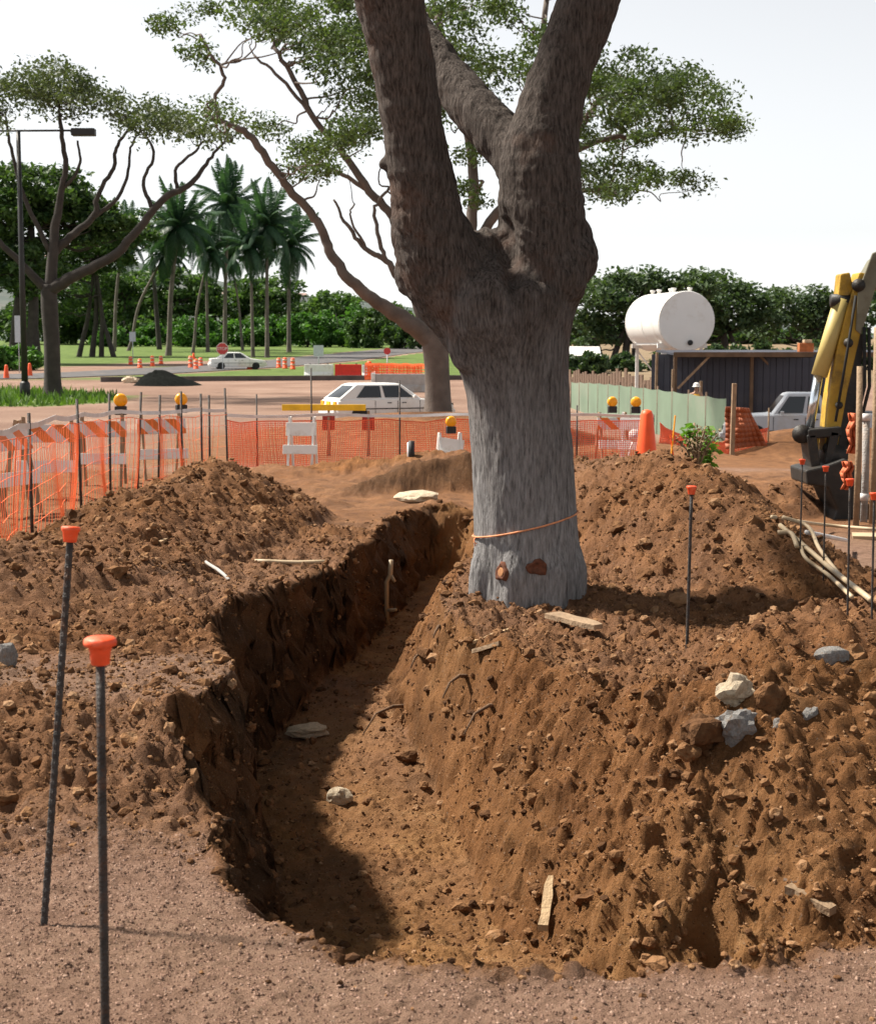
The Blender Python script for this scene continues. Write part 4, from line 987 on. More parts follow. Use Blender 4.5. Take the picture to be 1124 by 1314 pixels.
stone(550, 795, 10, 10, M['palestone'], 'small pale chip beside the thin pipe in the trench', 41.4, .3)
stone(150, 640, 10, 8, M['palestone'], 'tiny pale chip on the crest of the spoil heap', 43.4, .3)

# sticks, boards, roots
def stick(name, label, cat, a, b, w, t, mat, lift=.015, flat=True, seed=0):
    """a,b photo positions of both ends on the ground"""
    A = hit(*a) + Vector((0, 0, lift)); B = hit(*b) + Vector((0, 0, lift)); m = MB()
    K = 5; r = random.Random(seed); d = (B - A); side = d.cross(Vector((0, 0, 1))).normalized()
    if flat:
        vs = []; fs = []
        for i in range(K + 1):
            f = i / K; p = A.lerp(B, f) + side * r.uniform(-.004, .004); ww = w * r.uniform(.85, 1.08) * (.55 if i == K and seed % 2 else 1)
            up = Vector((0, 0, 1))
            vs += [p - side * ww / 2, p + side * ww / 2, p + side * ww / 2 + up * t, p - side * ww / 2 + up * t]
        for i in range(K):
            for q in range(4): a_ = i * 4 + q; b_ = i * 4 + (q + 1) % 4; fs.append((a_, b_, b_ + 4, a_ + 4))
        fs += [(3, 2, 1, 0), tuple(K * 4 + q for q in range(4))]
        o = mesh_obj(name, vs, fs, mat)
    else:
        pts = [A.lerp(B, i / K) + side * r.uniform(-.012, .012) * (0 < i < K) + Vector((0, 0, r.uniform(0, .012))) for i in range(K + 1)]
        o = m.tube(pts, w / 2, 8).build(name, mat, None, True)
    return tag(o, label, cat)
stick('wood_splinter', 'pale upright splinter of wood in the trench floor', 'wood', (697, 1195), (706, 1132), .045, .03, M['palewood'], .0, True, 1)
stick('board', 'short brown board stuck in the right bank near the trench edge', 'wood', (1012, 1150), (1068, 1180), .07, .035, M['wood'], .02, True, 2)
stick('board', 'broad weathered plank beside the base of the big trunk', 'wood', (708, 798), (768, 814), .13, .03, M['wood'], .03, True, 3)
stick('wood_splinter', 'thin pale splinter in front of the big trunk', 'wood', (606, 832), (652, 815), .035, .02, M['palewood'], .02, True, 5)
stick('wood_splinter', 'pinkish wood chip below the thin splinter at the trunk', 'wood', (612, 842), (646, 830), .07, .025, M['wood'], .01, True, 6)
stick('pipe', 'short silvery pipe on the slope of the left spoil heap', 'pipe', (252, 717), (296, 752), .026, .02, M['concrete'], .03, False, 7)
stick('pipe', 'long straight pale pipe lying at the trench edge', 'pipe', (327, 727), (421, 727), .035, .02, M['pvc'], .03, False, 8)
stick('root', 'thin root poking from the bank to the left of the big trunk', 'root', (586, 742), (606, 715), .022, .02, M['wood'], .03, False, 9)
stick('wood_splinter', 'dark stick lying on the right bank above the short board', 'wood', (1005, 1138), (1050, 1146), .02, .02, M['darkwood'], .02, False, 10)
stick('wood_splinter', 'small pale chip on the left spoil heap', 'wood', (205, 700), (225, 690), .03, .02, M['palewood'], .01, True, 11)
stick('root', 'thin root sticking out of the left trench lip', 'root', (455, 728), (482, 714), .018, .02, M['wood'], .02, False, 12)
stick('wood_splinter', 'light chip lying by the rocks of the right bank', 'wood', (1040, 903), (1054, 896), .03, .02, M['palewood'], .02, True, 13)
for i, (a_, l) in enumerate((((566, 806), 'snapped root end in the bank left of the trunk'), ((545, 838), 'thin dark root hanging over the trench bank'), ((598, 868), 'short cut root stub in the bank below the splinters'), ((640, 905), 'bent rootlet poking from the bank under the trunk'), ((520, 905), 'dangling rootlet low on the bank opposite the thin pipe'))):
    p = hit(*a_); m = MB(); L_ = .10 + .05 * i; dx_ = -.5 - .1 * i
    m.tube([p + Vector((.05, .08, -.02)), p + Vector((dx_ * L_ * .3, -L_ * .35, .015)), p + Vector((dx_ * L_ * .7, -L_ * .7, -.01)), p + Vector((dx_ * L_, -L_, -.05 - .02 * i))], [.014, .012, .008, .004], 6); tag(m.build('root', M['rootbark'], None, True), l, 'root')
# thin pipe standing in the trench
b = hit(496, 797); s = pxm(b.y)
m = MB().tube([b + Vector((0, 0, -.1)), b + Vector((0, 0, 52 * s)), b + Vector((5 * s, 0, 60 * s)), b + Vector((6 * s, 0, 80 * s))], .022, 8)
m.tube([b + Vector((0, 0, 14 * s)), b + Vector((13 * s, -.05, 16 * s))], .016, 6); m.tube([b + Vector((6 * s, 0, 60 * s)), b + Vector((11 * s, -.03, 52 * s))], .016, 6)
tag(m.build('riser_pipe', M['pvc'], None, True), 'thin pale branched pipe standing in the trench', 'pipe')
# pale pipes tangled on the ground at the right
def lay(label, pts, r, mat=M['pvc']):
    P = [hit(px_, py_) + Vector((0, 0, r + .02 + l)) for px_, py_, l in pts]
    q = smooth_path([tuple(p) + (r,) for p in P], 5); m = MB(); m.tube([p[:3] for p in q], r, 8)
    return tag(m.build('pole', mat, None, True), label, 'pole', 'pale poles on the ground by the excavator')
lay('longest pale pole lying level in front of the excavator bucket', [(990, 681, .06), (1050, 686, .06), (1124, 690, .04)], .016)
lay('pale pole slanting down from the pile to the bank top', [(1000, 690, .05), (1060, 742, .05), (1116, 786, .03)], .017)
lay('curved pale pole on the outer side of the tangle', [(1003, 688, .1), (1036, 700, .1), (1050, 725, .08), (1076, 752, .04)], .014)
lay('short pale pole with its end turned left in the tangle', [(997, 699, .05), (1014, 702, .06), (1022, 716, .04)], .017)
lay('pale pole crossing under the slanting one', [(1026, 702, .02), (1032, 725, .02), (1062, 748, .02), (1092, 779, .02)], .013)
lay('grey tipped short pole lying level beside the tangle', [(1034, 704, .08), (1085, 708, .06)], .017, M['tape'])
A = hit(1094, 692); o = MB().slab(A, A + Vector((.36, -.25, .02)), A + Vector((.42, -.02, .03)), A + Vector((.02, .12, .02)), .03).build('board', M['pvc'])
tag(o, 'cream coloured board lying beside the pale poles', 'board')

# ------------------------------------------------------------------ capped rebar stakes
def rebar(label, foot, top, r=.0095, cap=.032, capstyle=0, group=None):
    foot = Vector(foot); top = Vector(top); root = thing('rebar_stake', label, 'stake', foot, 0, group); d = top - foot; L = d.length
    q = d.to_track_quat('Z', 'Y').to_matrix(); m = MB(); n = 8; K = int(L / .012) if r > .009 and L > 1 and foot.y < 6 else 8
    prof = []
    for i in range(K + 1):
        z = -.25 + (L + .25) * i / K; prof.append((r * (1.0 if K == 8 or i % 2 else 1.16), z))
    m.lathe(prof, (0, 0, 0), n, q); m.build('shaft', M['rebar'], root, K == 8)
    c = MB(); s = cap
    if capstyle == 0: pr = [(s * .50, -.95 * s), (s * .56, -.9 * s), (s * .62, -.2 * s), (s * .72, .15 * s), (s * .98, .25 * s), (s * 1.0, .42 * s), (s * .95, .62 * s), (s * .8, .72 * s), (s * .4, .78 * s), (s * .02, .79 * s)]
    else: pr = [(s * .62, -.95 * s), (s * .68, -.85 * s), (s * .80, .05 * s), (s * .96, .3 * s), (s * .98, .55 * s), (s * .88, .66 * s), (s * .4, .7 * s), (s * .02, .7 * s)]
    c.lathe(pr, d, 24, q); c.build('cap', M['capor'], root, True)
    return root
p2 = at(128, 845, 2.9); f2 = at(124, 1330, 2.9); f2 = Vector((f2.x, 2.9, H(f2.x, 2.9)))
rebar('rebar stake with wide mushroom shaped orange cap', (p2.x - .008, 2.9, f2.z), at(129, 833, 2.9), .0088, .031, 0)
f1 = hit(57, 1187); rebar('leaning rebar stake with smaller orange cap beside the mushroom capped one', f1, at(91, 684, f1.y + .12), .0098, .029, 1)
f3 = hit(881, 832); rebar('rebar stake with red orange cap in front of the right spoil heap', f3, at(887, 628, f3.y), .0095, .030, 1)
for i, (px_, cy_, fy, l) in enumerate([(1090, 618, 783, 'thin rebar stake with pinkish cap rising through the pale poles'), (1121, 636, 790, 'thin rebar stake with pinkish cap at the bank top by the pole end'), (1059, 601, 735, 'thin rebar stake with pinkish cap in front of the excavator bucket'), (1029, 592, 712, 'thin rebar stake with pinkish cap left of the excavator bucket')]):
    f = hit(px_ - 3, fy); rebar(l, f, at(px_, cy_, f.y), .006, .024, 1)

# ------------------------------------------------------------------ orange safety netting on rebar posts
def net_fence(root, path, z0, z1, cell, w, mat, sag=.03, posts=True, post_extra=.12, bunch=(), tape=True, tape_z=None, name='netting'):
    P = np.array(path, float); seg = np.r_[0, np.cumsum(np.hypot(*np.diff(P, axis=0).T))]; L = seg[-1]
    pos = lambda s: (np.interp(s, seg, P[:, 0]), np.interp(s, seg, P[:, 1]))
    gz_ = lambda x, y: HM(x, y)
    off = Vector(root.location); m = MB(); zt = lambda s: z1 - sag * abs(math.sin(s * 2.1)) - .02 * math.sin(s * 5.3); zb = lambda s: z0 + .03 * math.sin(s * 3.7)
    bow = lambda s, f: .05 * math.sin(s * 1.9 + 2 * f) * (1 - f * .6)
    def pt(s, f):
        x, y = pos(s); g = gz_(x, y); z = g + zb(s) + (zt(s) - zb(s)) * f; b = bow(s, f); return Vector((x + b, y + b, z)) - off
    nv = int(L / cell); ss = [i * cell + rng.normal() * cell * .12 for i in range(nv)]
    for (c, k, wd) in bunch: ss += [c + rng.normal() * wd for _ in range(k)]
    for s in ss:
        if not 0 <= s <= L: continue
        pts = [pt(s, f) for f in (0, .33, .66, 1)]
        for a, b in zip(pts[:-1], pts[1:]): m.bar(a, b, .006, w)
    nh = max(2, int((z1 - z0) / cell)); st = max(.35, cell * 3); ns = int(L / st)
    for j in range(nh + 1):
        f = j / nh; ww = w * (2.2 if j in (0, nh) else .9)
        pts = [pt(i * L / ns, f) for i in range(ns + 1)]
        for a, b in zip(pts[:-1], pts[1:]): m.bar(a, b, .006, ww)
    tag(m.build(name, mat, root), kind='stuff')
    if tape:
        t = MB(); ns = int(L / .25); pts = []
        for i in range(ns + 1):
            s = i * L / ns; x, y = pos(s); pts.append((Vector((x, y - .03, gz_(x, y) + (tape_z or z1) - .035 * abs(math.sin(s * 1.4)))) - off, .4 * math.sin(s * 1.1)))
        for (a, ra), (b, rb) in zip(pts[:-1], pts[1:]):
            ua = Vector((0, -math.sin(ra), math.cos(ra))) * .026; ub = Vector((0, -math.sin(rb), math.cos(rb))) * .026
            t.slab(a - ua, b - ub, b + ub, a + ua, .004)
        t.build('tape', M['tape'], root)
posts_px = [(38, 530, 14.0), (98, 512, 17.4), (140, 505, 19.8), (178, 503, 20.8), (205, 507, 21.2), (232, 502, 21.8), (258, 505, 22.4), (268, 507, 23.0), (290, 498, 23.6)]
left_path = [(-3.35, 11.2)] + [tuple(at(a, 500, d).xy) for a, b, d in posts_px]
fl = thing('safety_fence', 'orange net fence on dark rebar posts behind the left spoil heap', 'fence', (left_path[1][0], left_path[1][1], HM(*left_path[1])))
seg = np.r_[0, np.cumsum(np.hypot(*np.diff(np.array(left_path), axis=0).T))]
net_fence(fl, left_path, .0, .98, .15, .0036, M['net'], bunch=[(seg[1] - .5, 9, .2), (seg[2] - .15, 9, .07), (seg[3] - .4, 8, .10), (seg[4] - .1, 6, .05), (seg[6] - .1, 5, .05), (seg[5], 6, .06)], tape_z=1.06)
for (a, ty, d), (x_, y_) in zip(posts_px, left_path[1:]):
    t = at(a + rng.normal() * 1.5, ty, d); g = HM(x_, y_); o = Vector(fl.location)
    m = MB().tube([Vector((x_ + rng.normal() * .03, y_, g - .3)) - o, Vector((t.x, y_, t.z)) - o], .016, 7); m.build('post', M['rebar'], fl, True)
bp = [(290, 25.6), (330, 26.3), (400, 27), (460, 27.3), (513, 27.3), (580, 27.4), (650, 27.4), (740, 27.2), (800, 27), (838, 26.8)]
back_path = [tuple(at(a, 560, d).xy) for a, d in bp]
fb = thing('safety_fence', 'low red orange net fence crossing behind the big trunk', 'fence', (back_path[3][0], back_path[3][1], HM(*back_path[3])))
net_fence(fb, back_path, -.05, .84, .036, .009, M['netred'], sag=.04, tape_z=.93)
for (a, d), (x_, y_), ty in zip(bp, back_path, (0, 506, 472, 0, 488, 0, 0, 520, 0, 532)):
    if not ty: continue
    o = Vector(fb.location); MB().tube([Vector((x_, y_, HM(x_, y_) - .3)) - o, Vector((x_, y_, at(a, ty, d).z)) - o], .014, 6).build('post', M['rebar'], fb, True)
rp = [(845, 33), (890, 35), (935, 36.5), (985, 37)]
right_path = [tuple(at(a, 580, d).xy) for a, d in rp]
fr = thing('safety_fence', 'sagging orange net fence right of the traffic cone', 'fence', (right_path[0][0], right_path[0][1], HM(*right_path[0])))
net_fence(fr, right_path, .0, .42, .045, .018, M['netred'], sag=.09, tape=False)
for (x_, y_) in right_path[1:]:
    o = Vector(fr.location); MB().tube([Vector((x_, y_, HM(x_, y_) - .3)) - o, Vector((x_, y_, HM(x_, y_) + .8)) - o], .02, 6).build('post', M['wood'], fr, True)

# ------------------------------------------------------------------ barricades
def barricade(label, x, y, rz, wid=.75, hgt=.98, striped=True, lamp=None, tilt=0.0, group='barricades'):
    root = thing('barricade', label, 'barricade', (x, y, HM(x, y)), rz, group); w = wid / 2
    for sx in (-1, 1):
        for sy in (-1, 1):
            MB().bar((sx * w * .8, sy * .26, -.04), (sx * w * .8, sy * .03, hgt), .035, .045).build('leg', M['white' if not striped else 'wood'], root)
    b = MB().box((0, 0, 0), (wid, .022, .22)).build('top_board', M['stripe' if striped else 'white'], root, bevel=.004); b.location = (0, -.09, hgt - .20); b.rotation_euler = (R(-12), tilt, 0)
    b = MB().box((0, 0, 0), (wid * (1 if striped else 1.15), .022, .15)).build('lower_board', M['white'], root, bevel=.004); b.location = (0, -.20, hgt * .40); b.rotation_euler = (R(-12), tilt, 0)
    if lamp is not None:
        lx = lamp * w; l = MB()
        c = MB().box((lx, 0, hgt + .05), (.16, .10, .12)).build('lamp_case', M['black'], root, bevel=.01)
        l.lathe([(.02, -.05), (.075, -.045), (.092, -.02), (.095, 0), (.092, .02), (.075, .045), (.02, .05)], (lx, 0, hgt + .19), 20, Matrix.Rotation(R(90), 3, 'X'))
        l.build('lamp_lens', M['amber'], root, True)
    return root
def bpos(px_, d): return at(px_, 560, d).x, d
x_, y_ = bpos(2, 16.6); barricade('striped barricade with amber lamp nearest the end of the left fence', x_, y_, R(70), .8, 1.0, True, -.9)
x_, y_ = bpos(62, 19.4); barricade('striped barricade without lamp standing behind the left fence', x_, y_, R(8), .72, 1.0, True, None)
x_, y_ = bpos(132, 21.6); barricade('striped barricade with amber lamp on its right end behind the left fence', x_, y_, R(4), .68, 1.0, True, .75)
x_, y_ = bpos(206, 23.2); barricade('striped barricade with amber lamp at the corner of the left fence', x_, y_, R(24), .72, 1.0, True, .9)
x_, y_ = bpos(388, 26.0); barricade('all white folding barricade behind the red orange net', x_, y_, R(-6), .50, .88, False, None)
x_, y_ = bpos(577, 26.4); barricade('white board barricade with amber lamp beside the big trunk', x_, y_, R(14), .44, .62, False, .1, R(8))
x_, y_ = bpos(785, 28.6); barricade('low barricade with amber lamp between the trunk and the cone', x_, y_, R(10), .6, .95, True, 0)
x_, y_ = bpos(812, 28.0); barricade('white barricade with amber lamp just left of the cone', x_, y_, R(-12), .45, .95, False, .2)
# yellow barrier with red feet before the hatchback
p = Vector((at(425, 520, 33).x, 33., 0)); p.z = HM(p.x, p.y); root = thing('road_barrier', 'yellow topped barrier with red feet before the hatchback', 'barrier', p)
zt = at(425, 523, 33).z - p.z
MB().box((-.15, 0, zt), (1.75, .06, .13)).build('rail', M['yellow'], root, bevel=.005)
for sx in (-.05, .78):
    MB().box((sx, -.04, zt - .32), (.26, .03, .30)).build('red_panel', M['redboard'], root, bevel=.004); MB().bar((sx, .25, -.1), (sx, 0, zt - .07), .05).build('leg', M['wood'], root); MB().bar((sx, -.25, -.1), (sx, -.0, zt - .07), .05).build('leg', M['wood'], root)
# dark pipe end
p = hit(528, 588); s = pxm(p.y); root = thing('marker_post', 'short dark pipe stub with pale rim on the far ground', 'post', p)
MB().tube([(0, 0, -.1), (0, 0, 22 * s)], 4 * s, 10).build('pipe', M['black'], root, True); MB().tube([(-3 * s, .02, -.1), (-3 * s, .02, 20 * s)], 2.6 * s, 8).build('sleeve', M['tape'], root, True)
# traffic cones and drums
def cone(label, px_, py_, h, w, d=None, group='traffic cones', name='traffic_cone', drum=False):
    p = hit(px_, py_) if d is None else Vector((at(px_, py_, d).x, d, HM(at(px_, py_, d).x, d))); root = thing(name, label, 'cone' if not drum else 'drum', p, 0, group)
    if not drum:
        MB().box((0, 0, .02), (w * 1.3, w * 1.3, .05)).build('foot', M['cone'], root, bevel=.01)
        MB().lathe([(w * .5, .045), (w * .46, .08), (w * .40, h * .3), (w * .24, h * .92), (w * .18, h * .98), (w * .02, h)], (0, 0, 0), 20).build('body', M['cone'], root, True)
    else:
        MB().lathe([(w * .55, 0), (w * .55, .08), (w * .47, .1), (w * .45, h * .45), (w * .42, h * .47), (w * .42, h * .9), (w * .3, h * .98), (w * .05, h)], (0, 0, 0), 16).build('body', M['cone'], root, True)
        for z in (.35, .7): MB().lathe([(w * .47, h * z), (w * .465, h * (z + .14))], (0, 0, 0), 16).build('band', M['conereflect'], root, True)
    return root
cone('tall red orange traffic cone at the end of the net fence', 829, 590, 1.02, .42, 25.6)
x_, y_ = bpos(812, 27.6); p = Vector((x_, y_, HM(x_, y_))); root = thing('round_sign', 'small round white sign on a bent stand left of the cone', 'sign', p)
MB().lathe([(.11, -.01), (.115, 0), (.11, .012)], (0.03, 0, .55), 20, Matrix.Rotation(R(80), 3, 'X')).build('disc', M['white'], root, True); MB().lathe([(.035, 0), (.03, .004)], (.03, -.02, .55), 14, Matrix.Rotation(R(80), 3, 'X')).build('disc_centre', M['signgrey'], root, True)
MB().tube([(-.12, 0, -.05), (-.05, .02, .3), (.02, .02, .5)], .015, 6).build('stand', M['white'], root, True)
p = hit(800, 592, 20, 60); o = MB().slab((-.42, -.15, .02), (.34, -.2, .03), (.36, .12, .12), (-.30, .14, .15), .03).build('board', M['white']); o.location = p + Vector((0, 0, .22)); tag(o, 'white board lying at the foot of the cone', 'board')
p = hit(862, 588, 20, 60); s = pxm(p.y); root = thing('delineator', 'thin orange yellow marker stake right of the cone', 'stake', p)
MB().bar((-.03, 0, -.1), (.05, 0, 55 * s), .07, .02).build('blade', M['amber'], root); MB().bar((.05, .02, -.1), (-.04, .02, 30 * s), .05, .02).build('brace', M['cone'], root)
for i, (px_, py_, h, dr, l) in enumerate([(9, 486, 1.1, 0, 'orange cone on the road past the lamp post'), (39, 483, 1.1, 0, 'orange cone on the road beside the lamp post'),
        (168, 468, .9, 1, 'first orange drum of the row along the road'), (180, 472, .9, 1, 'orange drum by the grey road sign'), (196, 470, 1.1, 1, 'orange drum in the middle of the row along the road'), (207, 467, .9, 1, 'small orange drum behind the row'),
        (245, 472, 1.2, 1, 'large orange drum before the thick palm trunk'), (252, 474, 1.0, 1, 'orange drum close beside the large one'), (258, 470, .9, 1, 'last orange drum of the row'), (249, 461, .8, 0, 'small cone beside the slanting palms'),
        (320, 474, .8, 0, 'orange cone in front of the white car'), (358, 472, 1.0, 1, 'orange drum right of the last palm trunk'), (366, 473, 1.1, 1, 'orange drum on the lawn by the white barrier'), (376, 474, 1.1, 1, 'orange drum closest to the white barrier'),
        (474, 484, 1.3, 1, 'orange drum beside the red barrier'), (482, 486, 1.2, 1, 'orange drum behind the hatchback roof')]):
    cone(l, px_, py_, h * .85, .42, None, 'cones and drums along the road', 'traffic_drum' if dr else 'traffic_cone', bool(dr))
# water filled barriers
def barrier(label, px0, px1, py, mat, d=None):
    p = hit((px0 + px1) / 2, py); s = pxm(p.y); L = (px1 - px0) * s; root = thing('road_barrier', label, 'barrier', p, 0, 'plastic road barriers')
    MB().prism([(-.28, 0), (.28, 0), (.28, .2), (.13, .42), (.11, .92), (-.11, .92), (-.13, .42), (-.28, .2)], 'x', -L / 2, L / 2).build('body', mat, root, bevel=.03)
    for k in (-.3, .3): MB().lathe([(.07, 0), (.06, .06)], (k * L, 0, .92), 10).build('filler_cap', M['black'], root)
    return root
barrier('white plastic road barrier at the lawn edge', 391, 428, 485, M['white']); barrier('red plastic road barrier next to the white one', 430, 464, 485, plain('red_barrier', (.65, .03, .015), .5, .1))
barrier('narrow white plastic barrier behind the red one', 465, 472, 486, M['white'])
p = Vector((at(510, 490, 82).x, 82, 0)); p.z = HM(p.x, p.y); root = thing('concrete_barrier', 'grey concrete barrier behind the hatchback roof', 'barrier', p)
MB().prism([(-.3, 0), (.3, 0), (.3, .1), (.12, .4), (.1, .95), (-.1, .95), (-.12, .4), (-.3, .1)], 'x', -1.15, 1.5).build('body', M['concrete'], root, bevel=.02); MB().box((-1.25, 0, .5), (.2, .5, 1.0)).build('end_post', M['white'], root, bevel=.02)
pth = [(at(468, 470, 96).x, 96.), (at(500, 470, 95).x, 95.), (at(545, 470, 93).x, 93.)]
fo_ = thing('safety_fence', 'distant orange net fence behind the concrete barrier', 'fence', (pth[0][0], pth[0][1], HM(*pth[0])))
net_fence(fo_, pth, .3, 1.15, .16, .09, M['net'], tape=False)
# signs
def post_sign(name, label, px_, py_top, py_foot, d, wpx, hpx, mat, octo=False, disc=False):
    p = Vector((at(px_, py_foot, d).x, d, 0)); p.z = HM(p.x, d); s = pxm(d); root = thing(name, label, 'sign', p); top = at(px_, py_top, d).z - p.z
    MB().tube([(0, .04, -.2), (0, .04, top)], .035, 6).build('post', M['signgrey'], root, True)
    zc = top - hpx * s / 2
    if octo or disc:
        n = 8 if octo else 16; b = MB().lathe([(wpx * s / 2, -.012), (wpx * s / 2, .012)], (0, 0, 0), n, Matrix.Rotation(R(90), 3, 'X') @ Matrix.Rotation(math.pi / n, 3, 'Z')).build('panel', mat, root); b.location = (0, -.02, zc)
        if octo:
            b2 = MB().lathe([(wpx * s / 2 * 1.1, -.01), (wpx * s / 2 * 1.1, .01)], (0, 0, 0), n, Matrix.Rotation(R(90), 3, 'X') @ Matrix.Rotation(math.pi / n, 3, 'Z')).build('rim', M['white'], root); b2.location = (0, 0.005, zc)
            cu = bpy.data.curves.new('lettering', 'FONT'); cu.body = 'STOP'; cu.size = wpx * s * .36; cu.align_x = 'CENTER'; cu.align_y = 'CENTER'; cu.extrude = .004
            to = link(bpy.data.objects.new('lettering_curve', cu)); dg = bpy.context.evaluated_depsgraph_get(); dg.update(); tm = bpy.data.meshes.new_from_object(to.evaluated_get(dg)); bpy.data.objects.remove(to)
            to = link(bpy.data.objects.new('lettering', tm)); tm.materials.clear(); tm.materials.append(M['white']); to.rotation_euler = (R(90), 0, 0); to.location = (0, -.04, zc); to.parent = root
    else: MB().box((0, 0, zc), (wpx * s, .03, hpx * s)).build('panel', mat, root)
    return root
post_sign('stop_sign', 'red octagonal stop sign by the parked white car', 286, 440, 470, 128, 15, 15, M['signred'], octo=True)
post_sign('notice_sign', 'pale grey square notice on the lawn', 409, 443, 468, 130, 13, 14, M['signgrey'])
post_sign('notice_sign', 'narrow grey sign at the foot of the leaning palm', 171, 426, 462, 150, 8, 12, M['signgrey'])
post_sign('notice_sign', 'tall narrow grey sign beside the lamp post', 25, 405, 462, 120, 9, 34, M['signgrey'])
post_sign('paddle_sign', 'round red paddle sign behind the orange net', 497, 446, 480, 96, 9, 9, M['signred'], disc=True)
# heap of black asphalt
p = hit(208, 496); s = pxm(p.y); gx_, gy_ = np.meshgrid(np.linspace(-1, 1, 40), np.linspace(-1, 1, 30)); X, Y = gx_.ravel(), gy_.ravel(); r = np.hypot(X, Y)
zz = np.clip(1 - r ** 1.6, 0, 1) * (1 + .25 * fbm(X * 2, Y * 2, 1.0, 4)) * (20 * s) - .1; hx_ = X * 50 * s + .22 * 50 * s * zz / (20 * s) * -1
I = np.arange(len(X)).reshape(30, 40); F = np.stack([I[:-1, :-1].ravel(), I[:-1, 1:].ravel(), I[1:, 1:].ravel(), I[1:, :-1].ravel()], 1)
o = fast_mesh('asphalt_heap', np.stack([hx_, Y * 2.2, zz], 1), F, M['asphaltpile'], None, True); o.location = p + Vector((0, 2.2, 0)); tag(o, 'low heap of black asphalt by the kerb', 'heap')
stone(168, 486, 18, 12, M['palestone'], 'pale lump beside the black asphalt heap', 50.3, .4)

# ------------------------------------------------------------------ street lamp
p = hit(33, 511); s = pxm(p.y); root = thing('street_lamp', 'tall dark street lamp with one flat head on the verge', 'lamp post', p); hh = at(33, 168, p.y).z - p.z
MB().tube([(0, 0, -.3), (0, 0, hh)], [.16, .10], 10).build('pole', M['pole'], root, True); MB().tube([(0, 0, -.2), (0, 0, .7), (0, 0, .8)], [.26, .24, .17], 10).build('base', M['pole'], root, True)
MB().tube([(-1.6, 0, hh), (2.6, 0, hh + .02)], .05, 8).build('arm', M['pole'], root, True); MB().box((3.05, 0, hh - .06), (1.1, .5, .34)).build('lamp_head', M['pole'], root, bevel=.04); MB().box((-1.9, 0, hh - .06), (.9, .5, .34)).build('lamp_head', M['pole'], root, bevel=.04)
# verge grass
n = 9000; px_ = rng.random(n) * 34 - 47; py_ = 64 + rng.random(n) * 23; ii = inside(px_, py_, isl); px_, py_ = px_[ii], py_[ii]; n = len(px_)
g = macro(px_, py_); a = rng.random(n) * 6.28; hgt = .15 + .3 * rng.random(n); wdt = .05 + .05 * rng.random(n)
v0 = np.stack([px_ - np.cos(a) * wdt, py_ - np.sin(a) * wdt, g - .02], 1); v1 = np.stack([px_ + np.cos(a) * wdt, py_ + np.sin(a) * wdt, g - .02], 1); v2 = np.stack([px_ + rng.normal(size=n) * .12, py_ + rng.normal(size=n) * .12, g + hgt], 1)
tag(fast_mesh('grass', np.stack([v0, v1, v2], 1).reshape(-1, 3), np.arange(3 * n).reshape(n, 3), M['grassblade']), 'bright rough grass on the verge around the lamp post', 'grass', kind='stuff')

# ------------------------------------------------------------------ vehicles
def loft(name, secs, mat, parent, close=True, smooth=True, bevel=0):
    n = len(secs[0]); vs = [p for s_ in secs for p in s_]; fs = []
    for i in range(len(secs) - 1):
        for k in range(n): a = i * n + k; b = i * n + (k + 1) % n; fs.append((a, b, b + n, a + n))
    fs.append(tuple(reversed(range(n)))); fs.append(tuple(len(vs) - n + k for k in range(n)))
    o = mesh_obj(name, vs, fs, mat, parent, smooth)
    if smooth:
        md = o.modifiers.new('es', 'EDGE_SPLIT'); md.split_angle = R(38)
    return o
def wheel(root, x, y, r=.30, w=.19):
    sg = 1 if y > 0 else -1; Mx = Matrix.Rotation(R(-90) * sg, 3, 'X')
    t = MB().lathe([(r * .6, -w / 2), (r * .95, -w / 2), (r, -w / 3), (r, w / 3), (r * .95, w / 2), (r * .6, w / 2)], (x, y, r), 24, Mx).build('tyre', M['rubber'], None, True)
    wh = link(bpy.data.objects.new('wheel', None)); wh.parent = root; t.parent = wh
    MB().lathe([(r * .6, -.02), (r * .6, w / 2 - .01), (r * .45, w / 2 - .03), (r * .2, w / 2 - .005), (r * .02, w / 2)], (x, y, r), 18, Mx).build('rim', M['rim'], wh, True)
